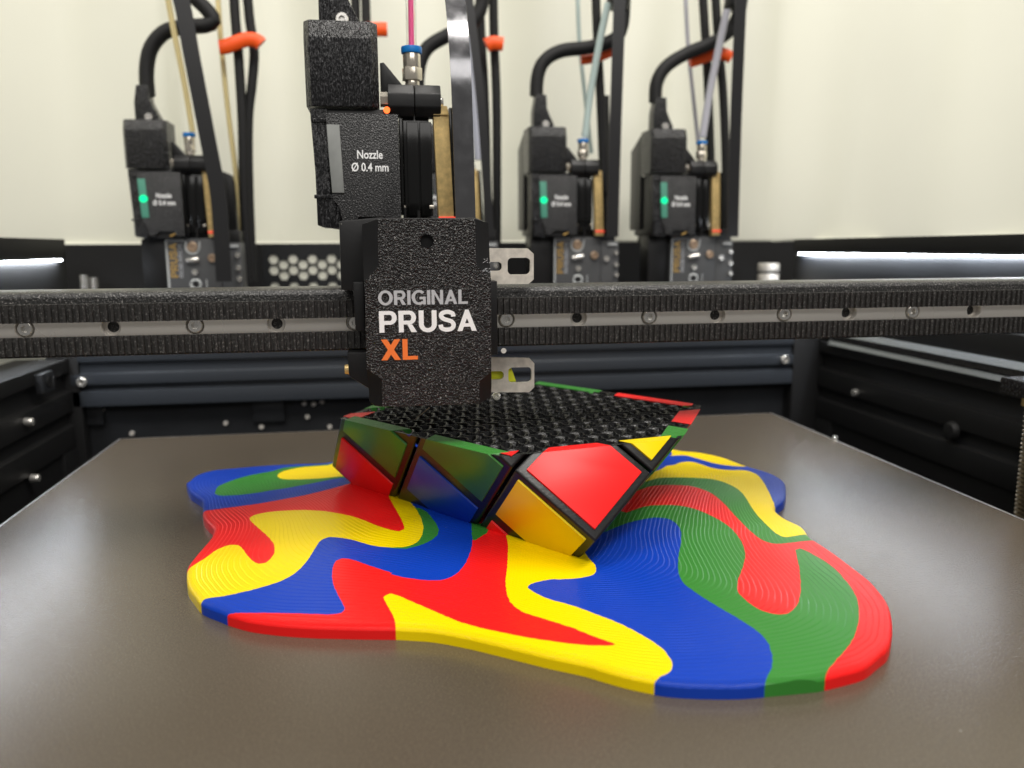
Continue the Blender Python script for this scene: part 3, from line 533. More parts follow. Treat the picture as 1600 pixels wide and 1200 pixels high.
    for z in np.arange(1.5, -.01, -.1):
        Z = (ZT - z) * kk
        gq = np.sin(X) * np.cos(Y) + np.sin(Y) * np.cos(Z) + np.sin(Z) * np.cos(X)
        dep = np.where(np.abs(gq) < .42, z, dep)
    rim = np.clip((seg_dist(V, hexa) - 1.5) / .5, 0, 1)
    z = ZT - .05 - dep * rim + rng.normal(0, .012, len(V))
    MB().add(np.column_stack([V, z]), T.tolist()).build('infill', M_INF, print_thing, sharp=60)
    MB().tube([tuple(at(640, 662, 290)), tuple(at(655, 650, 292)), tuple(at(671, 637, 297))], .12, 6).build('stray_strand', M_RED if False else M_COPPER, print_thing)
make_cube()

# ------------------------------------------------------------------ build sheet
bed = thing('print_bed', 'brown grey satin build sheet under the melted cube print', 'print bed', (45, 260, 0))
XL, XR, YB, YF = -147.3, 237.7, 463, 40
mb = MB(); mb.box(XL + 1.4, XR - 1.4, YF, YB - 1.4, -.8, 0); mb.build('build_sheet', M_BED, bed)
mb = MB()
for x0, x1 in ((XL, XL + 1.4), (XR - 1.4, XR)): mb.box(x0, x1, YF, YB, -2.2, -.1, .3)
mb.box(XL + 1.4, XR - 1.4, YB - 1.4, YB, -2.2, -.1, .3)
mb.build('sheet_rim', M_EDGE, bed)
MB().box(XL + 3, XR - 3, YF, YB - 3, -12, -2.3).build('heater_plate', M_DEEP, bed)
mb = MB(); mb.cyl((XR + .4, 391, -1.2), (XR + .4, 391, 1.6), 1.6, 1.2, 16, bev=.3); mb.build('locating_pin', M_CHROME, bed)

# ------------------------------------------------------------------ gantry: beam, rail, belts
gan = thing('gantry_beam', 'black crossbeam with a steel rail and screw holes in front of the tools', 'gantry', (60, 285, 80))
BX0, BX1 = -175, 285
prof = [(270.4, 69.5), (292, 69.5), (292, 89), (290.5, 90.0), (272.6, 90.0), (271.1, 89.4), (270.4, 88.2)]
MB().prism(prof, 'x', BX0, BX1, .35).build('beam', M_BEAM, gan)
mb = MB(); zc, rh = 78.9, 2.95
for k in range(-6, 12):
    cx = -9.6 + 25 * k; x0, x1, z0, z1 = cx - 12.5, cx + 12.5, 74.0, 83.6; n = 32
    ring = circle(cx, zc, rh, n); 
    def edge(a):
        c, s_ = math.cos(a), math.sin(a); t = min(12.5 / abs(c) if abs(c) > 1e-9 else 1e9, ((z1 - zc) if s_ > 0 else (zc - z0)) / abs(s_) if abs(s_) > 1e-9 else 1e9)
        return (cx + c * t, zc + s_ * t)
    outr = [edge(2 * math.pi * i / n) for i in range(n)]
    vs = [(p[0], 267.6, p[1]) for p in outr] + [(p[0], 267.6, p[1]) for p in ring] + [(cx + (p[0] - cx) * .93, 268.0, zc + (p[1] - zc) * .93) for p in ring] \
        + [(cx + (p[0] - cx) * .93, 270.1, zc + (p[1] - zc) * .93) for p in ring] + [(cx + (p[0] - cx) * .6, 270.1, zc + (p[1] - zc) * .6) for p in ring] + [(cx + (p[0] - cx) * .6, 270.3, zc + (p[1] - zc) * .6) for p in ring]
    mb.add(vs, [(q * n + i, q * n + (i + 1) % n, (q + 1) * n + (i + 1) % n, (q + 1) * n + i) for q in range(5) for i in range(n)])
xa, xb = -9.6 - 12.5 - 150, -9.6 + 25 * 11 + 12.5
mb.add([(xa, 267.6, 83.6), (xb, 267.6, 83.6), (xb, 270.3, 83.6), (xa, 270.3, 83.6), (xa, 267.6, 74), (xb, 267.6, 74), (xb, 270.3, 74), (xa, 270.3, 74)], [(0, 1, 2, 3), (4, 5, 6, 7)])
rail = mb.build('linear_rail', M_STEEL, gan, sharp=28)
for k in range(-4, 10, 2):
    mb = MB(); socket_screw(mb, (-9.6 + 25 * k + .1, 269.6, zc), 2.35, 2.3); mb.build('rail_screw', M_CHROME, rail)
for z0, z1, nm in ((80.9, 86.5, 'ridged black drive belt running along the upper edge of the steel rail'), (70.9, 76.5, 'ridged black drive belt running along the lower edge of the steel rail')):
    bt = thing('drive_belt', nm, 'belt', (60, 264, z0), 'toothed belts along the crossbeam')
    MB().box(BX0, BX1, 264.2, 265.4, z0, z1).build('belt_strap', M_RUBBER, bt)
    mb = MB(); x = BX0
    while x < BX1:
        w = 1.02 + random.uniform(-.10, .10); a = random.uniform(-.10, .10); dz = random.uniform(-.06, .06)
        poly = [(x + a, 264.25), (x + a + .14, 263.3), (x + a + w - .14, 263.3), (x + a + w, 264.25)]
        mb.prism(poly, 'z', z0 + .05 + dz, z1 - .05 + dz); x += 2.0
    mb.build('belt_teeth', M_RUBBER, bt, kind='stuff', sharp=20)

# ------------------------------------------------------------------ letters for the big cover (cap height 1)
def arc(cx, cy, rx, ry, a0, a1, n=20): return [(cx + rx * math.cos(R(a0 + (a1 - a0) * i / n)), cy + ry * math.sin(R(a0 + (a1 - a0) * i / n))) for i in range(n + 1)]
def band(o, i): return [[o[q], o[q + 1], i[q + 1], i[q]] for q in range(len(o) - 1)]
def rect(x0, x1, y0, y1): return [[(x0, y0), (x1, y0), (x1, y1), (x0, y1)]]
def stroke(P, w):
    P = [p[:2] for p in smooth_path([(x, y, 0) for x, y in P], .04)]; o, i = [], []
    for q in range(len(P)):
        a, b = P[max(q - 1, 0)], P[min(q + 1, len(P) - 1)]; dx, dy = b[0] - a[0], b[1] - a[1]; l = math.hypot(dx, dy)
        nx, ny = -dy / l * w / 2, dx / l * w / 2; o.append((P[q][0] + nx, P[q][1] + ny)); i.append((P[q][0] - nx, P[q][1] - ny))
    return band(o, i)
BOWL = rect(.21, .45, .82, 1) + rect(.21, .45, .36, .54) + band(arc(.45, .68, .29, .32, -90, 90), arc(.45, .68, .09, .14, -90, 90))
GLY = {
    'O': ([band(arc(.47, .5, .47, .52, 0, 360, 40), arc(.47, .5, .255, .345, 0, 360, 40))], .94),
    'R': ([rect(0, .21, 0, 1), BOWL, [[(.36, .36), (.57, .36), (.77, 0), (.53, 0)]]], .78),
    'P': ([rect(0, .21, 0, 1), BOWL], .74),
    'I': ([rect(0, .21, 0, 1)], .21),
    'G': ([band(arc(.47, .5, .47, .52, 42, 318, 34), arc(.47, .5, .255, .345, 42, 318, 34)), rect(.50, .91, .37, .54), rect(.73, .91, 0, .369)], .92),
    'N': ([rect(0, .2, 0, 1), rect(.56, .76, 0, 1), [[(.2, 1), (.2, .68), (.56, 0), (.56, .32)]]], .76),
    'A': ([[[(0, 0), (.215, 0), (.475, .76), (.42, 1), (.345, 1)]], [[(.84, 0), (.625, 0), (.42, .60), (.42, 1), (.495, 1)]], rect(.24, .60, .20, .365)], .84),
    'L': ([rect(0, .21, 0, 1), rect(.21, .62, 0, .175)], .62),
    'U': ([rect(0, .21, .36, 1), rect(.55, .76, .36, 1), band(arc(.38, .36, .38, .38, 180, 360), arc(.38, .36, .17, .19, 180, 360))], .76),
    'S': ([stroke([(.635, .69), (.60, .84), (.38, .915), (.15, .84), (.125, .70), (.23, .585), (.40, .525), (.57, .45), (.645, .30), (.57, .14), (.36, .08), (.14, .15), (.09, .32)], .195)], .73),
    'X': ([[[(0, 0), (.25, 0), (.80, 1), (.55, 1)]], [[(.80, 0), (.55, 0), (0, 1), (.25, 1)]]], .80),
    'E': ([rect(0, .2, 0, 1), rect(.2, .64, .83, 1), rect(.2, .6, .42, .58), rect(.2, .64, 0, .17)], .64),
    'C': ([band(arc(.47, .5, .47, .52, 42, 318, 34), arc(.47, .5, .255, .345, 42, 318, 34))], .88),
    'H': ([rect(0, .2, 0, 1), rect(.55, .75, 0, 1), rect(.2, .55, .42, .6)], .75),
}
def lettering(text, x, z, h, width, y, m, parent, name='lettering', turn=False):
    adv = 0; pos = []
    for ch in text: pos.append(adv); adv += GLY[ch][1] + .075
    k = width / ((adv - .075) * h); mb = MB()
    for ch, p0 in zip(text, pos):
        for n, piece in enumerate(GLY[ch][0]):
            for q in piece:
                pts = [((p0 + a) * h * k, b * h) for a, b in q]
                if turn: pts = [(-b, a) for a, b in pts]
                mb.add([(x + a, y - .012 * n, z + b) for a, b in pts], [tuple(range(len(q)))])
    return mb.build(name, m, parent)

# ------------------------------------------------------------------ carriage with the lettered cover
car = thing('tool_carriage', 'black sparkling carriage cover lettered in grey white and orange on the crossbeam', 'carriage', (13, 262, 80))
def zx(zx_, zy_): return 500 + zx_ / 3.53, 320 + zy_ / 3.53
CY = 246.0
front = [(320, 78), (855, 78), (862, 335), (943, 405), (945, 918), (882, 972), (878, 1096), (345, 1112), (340, 962), (258, 905), (246, 425), (326, 335), (320, 262)]
outer = [(232, 108), (318, 72), (860, 72), (928, 100), (938, 400), (946, 600), (946, 918), (944, 1058), (880, 1100), (345, 1116), (300, 1110), (272, 1085), (266, 905), (242, 410), (236, 260)]
FP = [xz(*zx(*p), CY) for p in front]
def hole_circle(): return circle(*xz(667, 377, CY), 2.05, 28)
cov = plate(FP, [hole_circle()], CY, CY + 3)
cover = cov.build('cover', M_SPARK, car, sharp=20)
cc = xz(667, 377, CY); MB().cyl((cc[0], CY + 2.12, cc[1]), (cc[0], CY + 2.16, cc[1]), 2.0, n=28).build('screw_hole_shade', M_DEEP, cover)  # black disc set inside the hole for the shade of its depth
OP = [xz(*zx(*p), CY + 2.2) for p in outer]
MB().prism(OP, 'y', CY + 2.2, CY + 11, .5, 2).build('cover_base', M_PLASTIC, cover)
# sloped corner facets between the raised sheet and the base
def f3(p, y): return (p[0], y, p[1])
def quad_strip(A, B, ya, yb):
    n = len(A); mb = MB(); mb.add([f3(p, ya) for p in A] + [f3(p, yb) for p in B], [(i, i + 1, n + i + 1, n + i) for i in range(n - 1)])
    mb.build('corner_facet', M_PLASTIC, cover)
P = lambda a, b, Y=CY: xz(*zx(a, b), Y)
quad_strip([P(320, 78), P(320, 262), P(326, 335), P(246, 425)], [P(232, 108, CY + 2.4), P(236, 260, CY + 2.4), P(240, 335, CY + 2.4), P(242, 415, CY + 2.4)], CY + .05, CY + 2.1)
quad_strip([P(855, 78), P(862, 335), P(943, 405)], [P(928, 100, CY + 2.4), P(937, 335, CY + 2.4), P(941, 412, CY + 2.4)], CY + .05, CY + 2.1)
quad_strip([P(258, 905), P(340, 962), P(345, 1112)], [P(264, 915, CY + 2.4), P(268, 1000, CY + 2.4), P(275, 1090, CY + 2.4)], CY + .05, CY + 2.1)
quad_strip([P(945, 918), P(882, 972), P(878, 1096)], [P(945, 930, CY + 2.4), P(945, 1000, CY + 2.4), P(942, 1060, CY + 2.4)], CY + .05, CY + 2.1)
# scuffed printed corner on the cover's upper right facet
mb = MB()
for i in range(26):
    a = random.uniform(0, 1); b = random.uniform(0, 1)
    px, py = 750 + 17 * a, 404 + 26 * b
    if a + abs(b - .5) * 1.5 < .55: continue
    q = at(px, py, CY + 1.0); l = random.uniform(.2, .55)
    mb.tube([tuple(q), tuple(q + np.array([l, -.12, l * random.uniform(.3, .8)]))], .09, 5)
mb.build('scuffed_ridges', M_GREYINK, cover)
x0, z0 = xz(591, 477, CY); x1, _ = xz(731, 475, CY)
lettering('ORIGINAL', x0, z0, 4.35, x1 - x0, CY - .09, M_GREYINK, cover)
x0, z0 = xz(593, 520, CY); x1, _ = xz(745, 517, CY)
lettering('PRUSA', x0, z0, 6.55, x1 - x0, CY - .09, M_WHITEINK, cover)
x0, z0 = xz(596, 563, CY); x1, _ = xz(653, 562, CY)
lettering('XL', x0, z0, 6.35, x1 - x0, CY - .09, M_ORANGEINK, cover)
# blocks behind the cover
MB().prism([xz(531, 346, 262), xz(600, 340, 262), xz(600, 455, 262), xz(534, 452, 262)], 'y', 257.2, 271, .5).build('side_block', M_PLASTIC, car)
MB().prism([xz(552, 440, 258), xz(569, 440, 258), xz(571, 515, 258), xz(556, 515, 258)], 'y', 254, 262, .4).build('belt_clamp', M_PLASTIC, car)
MB().box(31.2, 35.4, 253, 262, 69.0, 92.5, .4).build('belt_clamp', M_PLASTIC, car)
MB().prism([xz(543, 549, 260), xz(600, 549, 260), xz(600, 618, 260), xz(578, 606, 260), xz(546, 586, 260)], 'y', 257.3, 268, .4).build('lower_bracket', M_PLASTIC, car)
mb = MB(); q = at(545, 577, 262); mb.cyl((q[0] + 2, q[1], q[2]), (q[0] - 1.3, q[1], q[2]), 1.9, 1.5, 18, bev=.3); mb.build('bracket_screw', M_BRASS, car)
MB().box(-6, 34, 272, 303.5, 91.6, 96, .5).build('carriage_top', M_PLASTIC, car)
MB().box(2, 33, 258, 264, 58, 100, .5).build('carriage_core', M_PLASTIC, car)
def BZ(px_, py_): return 740 + px_ / 4.2875, 360 + py_ / 4.2875
BY = 268.5
for outl, slots in (
    ([(60, 118), (362, 120), (403, 157), (403, 328), (368, 359), (60, 359)], ((228, 380, 183, 296, 32), (60, 190, 211, 272, 29))),
    ([(60, 850), (374, 855), (407, 891), (407, 1050), (373, 1084), (60, 1085)], ((233, 388, 915, 1022, 30), (60, 202, 942, 1003, 28)))):
    o = [xz(*BZ(*p), BY) for p in outl]; hs = []
    for a, b, c, d, r in slots:
        p0 = xz(*BZ(a, d), BY); p1 = xz(*BZ(b, c), BY); hs.append(rrect(p0[0], p1[0], p0[1], p1[1], r / 4.2875 * .195))
    hs[1] = [(min(max(x, o[0][0] + .6), 1e9), z) for x, z in hs[1]]
    plate(o, hs, BY, BY + 1.5).build('slotted_bracket', M_PLATE, car)
p0 = xz(*BZ(60, 1010), 272); p1 = xz(*BZ(283, 905), 272)
MB().prism([(p0[0], p0[1] - .4), (p1[0], p0[1] - .4), (p1[0] - 2.1, p1[1] + .4), (p0[0], p1[1] + .4)], 'y', 271.2, 276, .2).build('lime_pad', M_LIME, car)
mb = MB(); mb.cyl(tuple(at(787, 548, 262)), tuple(at(787, 548, 268)), .9, n=14); mb.build('hanging_screw', M_STEEL, car)
mb = MB(); socket_screw(mb, tuple(at(775, 620, 290)), 1.6, 1.4, (0, -1, .3)); mb.build('nozzle_nut', M_CHROME, car)

# ------------------------------------------------------------------ tools (local frame: origin at the upper front corner of the printed box)
def small_text(body, size, sx, cx, z, y, m, parent):
    cu = bpy.data.curves.new('tmp', 'FONT'); cu.body = body; cu.size = size; cu.align_x = 'CENTER'; cu.offset = size * .018; cu.resolution_u = 4
    o = bpy.data.objects.new('tmp', cu); COL.objects.link(o)
    me = bpy.data.meshes.new_from_object(o.evaluated_get(bpy.context.evaluated_depsgraph_get()))
    mb = MB(); mb.add([(cx + v.co.x * sx, y, z + v.co.y) for v in me.vertices], [tuple(p.vertices) for p in me.polygons])
    bpy.data.objects.remove(o); bpy.data.curves.remove(cu); bpy.data.meshes.remove(me)
    return mb.build('lettering', m, parent)
def make_tool(label, lit, origin, group=None):
    t = thing('print_tool', label, 'printer tool', (0, 0, 0), group); del t['_at']
    # printed top box: chamfered corners and a sloping front top
    vs, fs = [], []
    plan = [(-.8, 3), (1.2, 0), (22.0, 0), (24.6, 3), (24.6, 24), (-.8, 24)]
    lev = [(-29, 0), (-6.2, 0), (0, 2.4)]
    for z, dy in lev: vs += [(x, max(y, y + (dy if y < 4 else 0)), z) for x, y in plan]
    n = len(plan)
    fs = [(q * n + i, q * n + (i + 1) % n, (q + 1) * n + (i + 1) % n, (q + 1) * n + i) for q in range(2) for i in range(n)] + [tuple(range(n))[::-1], tuple(range(2 * n, 3 * n))]
    MB().solid(vs, fs, .35, 2, 15).build('printed_box', M_PRINTED, t)
    arm = MB().prism([(4.0, -2), (18.4, -2), (18.0, 3.4), (15.4, 8.6), (13.5, 13), (13.0, 22), (6.0, 22), (4.2, 12)], 'y', 13, 24, .6).build('cable_arm', M_PRINTED, t)
    mb = MB(); socket_screw(mb, (12.3, 13, 2.9), 2.35, 1.7); mb.build('screw', M_CHROME, arm)
    # body
    MB().box(1.2, 31, 3.0, 42, -70, -29.3, .5).build('body', M_PLASTIC, t)
    col = MB()
    col.prism([(.4, -29.6), (6.4, -29.6), (6.4, -60), (9.4, -63.0), (10, -71.5), (2.6, -70.4), (1.6, -58)], 'y', 1.6, 8, .35)
    for z in (-33, -59.2): col.box(.6, 7.0, .9, 3, z - 1.3, z, .3)
    col.build('side_column', M_PRINTED, t)
    panel = [(5.8, -31.2), (31.0, -31.2), (31.2, -70), (26.8, -70), (25, -67.0), (16.0, -67.0), (13.6, -69.8), (10.4, -69.8), (9.2, -63.6), (7.0, -60.6)]
    pn = MB().prism(panel, 'y', .55, 3.2, .25).build('label_panel', M_PANEL, t)
    MB().prism([(16.0, -67.3), (25, -67.3), (26.5, -70.8), (13.5, -70.8)], 'y', 2.4, 3.1).build('recess_shade', M_DEEP, t)  # black piece laid in the notch to darken it like deep shade
    mb = MB(); mb.cyl((22.4, 1.8, -69.9), (26.0, 1.8, -68.2), .6, n=10); mb.build('gold_wire', M_GOLDINK, t)
    z1, z2 = -35.2, -58.6
    ln = MB(); ln.prism([(6.0, z1), (10.4, z1), (11.2, z2), (7.0, z2), (6.4, -47)], 'y', .05, 1.2, .25)
    lens = ln.build('status_lens', M_LENS_ON if lit else M_LENS_OFF, t)
    if lit:
        mb = MB(); mb.cyl((8.7, .3, -47.2), (8.7, -.15, -47.2), 2.5, 2.2, 24); mb.build('status_light', M_LED_G, lens)
    small_text('Nozzle', 4.1, .78, 20.6, -46.6, .42, M_WHITEINK, pn)
    small_text('\u00d8 0.4 mm', 4.1, .78, 20.6, -51.0, .42, M_WHITEINK, pn)
    # heat sink side: glossy motor, brass plate
    mo = MB(); mo.box(32.6, 42.2, 6, 40, -68, -30, .6); mo.box(34.0, 38.2, 5.2, 8, -66.5, -33, .4); mo.box(38.7, 43.0, 5.0, 8, -66.5, -33, .4); mo.box(31.3, 32.4, 4.0, 12, -66, -32, .3)
    mo.build('motor', M_GLOSS, t)
    mb = MB(); mb.cyl((32.6, 4.8, -69), (32.6, 4.8, -63.5), .55, n=10); mb.cyl((37.6, 4.8, -71), (37.6, 4.8, -64.6), .7, n=10); mb.build('motor_wire', M_PLASTIC, t)
    mb = MB(); mb.box(41.6, 43.4, 4.2, 6.2, -64.0, -62.6, .3); mb.cyl((32.4, 4.4, -63.2), (32.4, 5.4, -63.2), .6, n=12); mb.build('metal_clip', M_NICKEL, t)
    br = MB(); br.prism([(43.6, -30.2), (45, -27.6), (48.7, -27.6), (49.2, -30.2), (50.6, -70.5), (45.0, -70.5)], 'y', 3.2, 9, .25); br.box(43.6, 49.0, 2.4, 4, -31.0, -30.2, .2)
    br.build('brass_plate', M_BRASS, t)
    MB().prism([(49.4, -28.0), (51.0, -28.0), (53, -70.5), (50.9, -70.5)], 'y', 4.2, 12, .3).build('edge_cover', M_GLOSS, t)
    MB().box(44.8, 50.9, 2.7, 3.4, -68.2, -66.8, .15).build('red_wire', M_RED, t)
    # idler block across the top, filament fitting
    idl = [(3.2, -20.6), (9.5, -20.6), (12.5, -24), (12.5, -28.6), (9.5, -31.5), (3.2, -31.5), (.5, -28.6), (.5, -24)]
    b_ = MB(); b_.prism(idl, 'x', 27.6, 36.9, .5); b_.prism(idl, 'x', 37.1, 46.4, .5); ib = b_.build('idler_block', M_PLASTIC, t)
    mb = MB(); mb.cyl((24.9, 6.2, -25.4), (27.8, 6.2, -25.4), 2.6, n=6); mb.build('hex_nut', M_NICKEL, ib)
    mb = MB(); mb.cyl((46.2, 6.2, -26.0), (47.6, 6.2, -26.0), 2.4, 1.7, 20, bev=.3); mb.build('pivot_screw', M_CHROME, ib)
    mb = MB(); mb.prism([(25.2, -12.5), (26.6, -12.2), (33.0, -19.8), (33.0, -24), (25.2, -24)], 'y', 8, 14, .3); mb.build('brace', M_PLASTIC, t)
    mb = MB(); mb.cyl((27.1, 1.6, -29.8), (27.1, .8, -29.8), 1.15, n=16); mb.build('red_light' , M_LED_R if not lit else M_GLOSS, t)
    ft = MB(); ft.cyl((36.6, 7, -20.8), (36.6, 7, -18.6), 2.6, n=20, bev=.2); ft.cyl((36.6, 7, -18.6), (36.6, 7, -14.2), 3.7, n=6, bev=.2); ft.cyl((36.6, 7, -14.2), (36.6, 7, -9.3), 3.2, n=28, bev=.25)
    fit = ft.build('tube_fitting', M_NICKEL, t)
    mb = MB(); mb.cyl((36.6, 7, -9.4), (36.6, 7, -7.0), 3.75, n=28, bev=.4); mb.build('release_ring', M_BLUERING, fit)
    if lit:
        # coupling board under the tool, gold and silver lettering reading upwards
        bd = MB(); bd.box(17.2, 50, 8.5, 11, -104, -71.2, .4); bo = bd.build('coupling_board', M_BOARD, t)
        rim = MB()
        def bar(pts, w=.8):
            for a, b in zip(pts[:-1], pts[1:]): rim.tube([(a[0], 8.35, a[1]), (b[0], 8.35, b[1])], w, 8, .5)
        bar([(18.0, -104), (18.0, -72.2), (29.0, -72.2)]); bar([(30, -73)] + [(33.6 - 4.2 * math.cos(R(q)), -76.5 - 4.2 * math.sin(R(q))) for q in range(0, 181, 15)] + [(38.2, -73)], .7)
        bar([(34.2 + 3.0 * math.cos(R(q)), -100 + 3.0 * math.sin(R(q))) for q in range(0, 361, 20)], .9)
        bar([(40.8, -104), (40.8, -97)], .4)
        rim.build('pale_rim', M_RIM, bo)
        lettering('PRUSA', 24.0, -95.6, 4.6, 21.5, 8.3, M_GOLDINK, bo, turn=True)
        lettering('RESEARCH', 27.0, -95.6, 2.4, 20.5, 8.3, M_SILVERINK, bo, turn=True)
        mb = MB(); socket_screw(mb, (33.6, 8.6, -76.6), 3.2, 1.2); mb.build('copper_screw', M_COPPER, bo)
        mb = MB(); mb.cyl((29.5, 7.2, -85.4), (37.4, 7.2, -84.2), 1.5, 2.0, 16, bev=.5); mb.build('locking_pin', M_CHROME, bo)
        for x, z, r in ((34.2, -92.5, 1.9), (45.4, -83.6, 2.7), (54.0, -86, 2.0), (60.8, -82, 1.6), (61.0, -90, 1.6), (61.2, -97, 1.6)):
            mb = MB(); socket_screw(mb, (x, 7.9, z), r, 1.4); mb.build('screw', M_CHROME if x != 45.4 else M_COPPER, bo)
        MB().cyl((34.2, 8.4, -100), (34.2, 8.1, -100), 1.5, n=16).build('board_hole_shade', M_DEEP, bo)  # flat black disc on the board, painting the dark inside of a hole
        MB().box(50.3, 63, 9, 26, -106, -74, .8).build('dock_block', M_BOARD, t)
        MB().box(2, 16.8, 12, 30, -106, -71.5, .6).build('cooling_duct', M_PLASTIC, t)
        MB().box(3, 62, 14, 40, -76, -66, .6).build('tool_foot', M_PLASTIC, t)
        MB().box(55, 61.5, 7.5, 9, -77, -75.4, .3).build('pale_latch', M_RIM, t)
    t.location = [c * S for c in origin]
    return t

active = make_tool('black print tool with blue ringed fitting and pink filament above the lettered cover', False, (-24, 300, 181))
docks = [(-152.6, 535, 181), (14.0, 535, 181), (97.8, 535, 181), (181.0, 535, 181)]
dl = ['docked print tool beside the yellow tube, farthest to one side from the lettered cover', 'docked print tool mostly hidden behind the pink filament tool',
      'docked print tool with a pale green tube, beside the slotted steel bracket', 'docked print tool with a pale violet tube, last in the row']
dl[0] = 'blurred docked print tool standing under the yellow filament tube'
dock0 = make_tool(dl[0], True, docks[0], 'docked tools waiting in a row')
tools = [dock0]
for lab, loc in zip(dl[1:], docks[1:]):
    c = copy_tree(dock0); c.location = [q * S for q in loc]; c['label'] = lab; tools.append(c)
# side plates seen beside the two tools far from the cover
for k in (2, 3):
    x, y, z = docks[k]
    p = [(y + 24.5, z - 1), (y + 48, z - 10), (y + 48, z - 66), (y + 24.5, z - 66)]
    mb = MB(); mb.prism([(a - y, b - z) for a, b in p], 'x', -.6, 1.0, .3)
    o = mb.build('fan_shroud', M_PLASTIC); o.parent = tools[k]

p0 = at(343, 262, 580); p1 = at(374, 366, 580)
o = MB().prism([(p0[0] - 4, p0[2]), (p1[0] - 2, p0[2] - 5), (p1[0], p0[2] - 9), (p1[0], p1[2]), (p0[0] - 4, p1[2])], 'y', 572, 604, .8).build('rear_motor', M_PLASTIC); o.parent = tools[0]; o.matrix_parent_inverse = tools[0].matrix_world.inverted() if False else Matrix.Translation([-q * S for q in docks[0]])
# filament tubes, strips, cables, clips
def tube_thing(name, label, cat, pts, r, m, group=None, flat=1.0, side=None, n=12):
    o = MB().tube(smooth_path(pts, 2.5), r, n, flat, side).build(name, m)
    return tag(o, label, cat, group)
pf = thing('filament_tube', 'clear tube with pink filament rising from the blue ringed fitting', 'filament', (12.6, 307, 174))
MB().tube([(12.6, 307, 173.6), (12.75, 307, 190), (13.2, 308, 240)], .95, 12).build('pink_core', M_PINK, pf)
M_CLEAR = mat('clear_tube', (.95, .93, .93), .12, trans=1, ior=1.12, alpha=.35)
MB().tube([(12.6, 307, 173.7), (12.75, 307, 190), (13.2, 308, 240)], 1.9, 16).build('tube_wall', M_CLEAR, pf)
G_T = 'filament tubes of the docked tools'
def A(px, py, Y): return tuple(at(px, py, Y))
tube_thing('filament_tube', 'pale yellow tube leaning down to the blurred tool with its blue ring', 'filament tube', [A(256, -40, 542), A(268, 30, 542), A(288, 130, 542), A(301, 206, 542)], 1.7, M_YELT, G_T)
tube_thing('filament_tube', 'second pale yellow tube passing the orange clip beside two cables', 'filament tube', [A(338, -40, 575), A(345, 60, 575), A(356, 170, 575), A(372, 300, 575), A(380, 390, 575)], 1.7, M_YELT, G_T)
tube_thing('filament_tube', 'thick whitish tube just behind the mirror bright strip', 'filament tube', [A(733, 58, 545), A(739, 120, 545), A(748, 250, 545)], 3.0, M_BLUT, G_T)
tube_thing('filament_tube', 'pale green tube slanting down to the third docked fitting', 'filament tube', [A(950, 5, 538), A(936, 70, 540), A(922, 150, 542), A(914, 214, 542)], 2.3, M_GRNT, G_T)
tube_thing('filament_tube', 'thin pale green tube hanging straight behind the slanting one', 'filament tube', [A(902, -30, 590), A(905, 60, 590), A(913, 140, 590), A(924, 240, 590)], 1.5, M_GRNT, G_T)
tube_thing('filament_tube', 'pale violet tube slanting down to the last docked fitting', 'filament tube', [A(1136, 15, 536), A(1122, 80, 540), A(1108, 150, 542), A(1098, 214, 542)], 2.5, M_VIOT, G_T)
tube_thing('filament_tube', 'thin pale violet tube hanging straight behind the slanting one', 'filament tube', [A(1070, -30, 590), A(1075, 70, 590), A(1083, 150, 590), A(1093, 240, 590)], 1.5, M_VIOT, G_T)
# flat strips
G_S = 'flat guide strips rising from the tools'
def strip(label, pts, w, m, Y, th=.5):
    mb = MB(); path = smooth_path([A(px, py, Y) for px, py in pts], 3); vs = []; n = len(path)
    if m is M_STRIP: path = [(x, y + .009 * max(0, z - 158) ** 2, z) for x, y, z in path]
    for x, y, z in path: vs += [(x - w / 2, y, z), (x + w / 2, y, z), (x + w / 2, y + th, z), (x - w / 2, y + th, z)]
    fs = [(4 * i + k, 4 * i + (k + 1) % 4, 4 * i + 4 + (k + 1) % 4, 4 * i + 4 + k) for i in range(n - 1) for k in range(4)] + [(3, 2, 1, 0), (4 * n - 4, 4 * n - 3, 4 * n - 2, 4 * n - 1)]
    return tag(mb.solid(vs, fs).build('guide_strip', m), label, 'guide strip', G_S)
strip('mirror bright flat strip rising beside the brass plate of the front tool', [(713, -50), (717, 40), (722, 160), (728, 350)], 7.2, M_STRIP, 294)
strip('dark flat strip leaning across the blurred tool with the yellow tube', [(262, -50), (283, 0), (300, 90), (325, 220), (340, 300), (346, 372), (350, 440)], 9.5, M_DARKSTRIP, 530)
strip('dark flat strip beside the two cables behind the mirror bright strip', [(724, -50), (735, 20), (752, 170), (766, 370)], 5.6, M_DARKSTRIP, 530)
strip('dark flat strip standing beside the pale green tube', [(970, -50), (967, 40), (962, 190), (957, 370)], 8.0, M_DARKSTRIP, 530)
strip('dark flat strip standing beside the pale violet tube', [(1160, -50), (1156, 40), (1150, 190), (1145, 370)], 8.0, M_DARKSTRIP, 530)
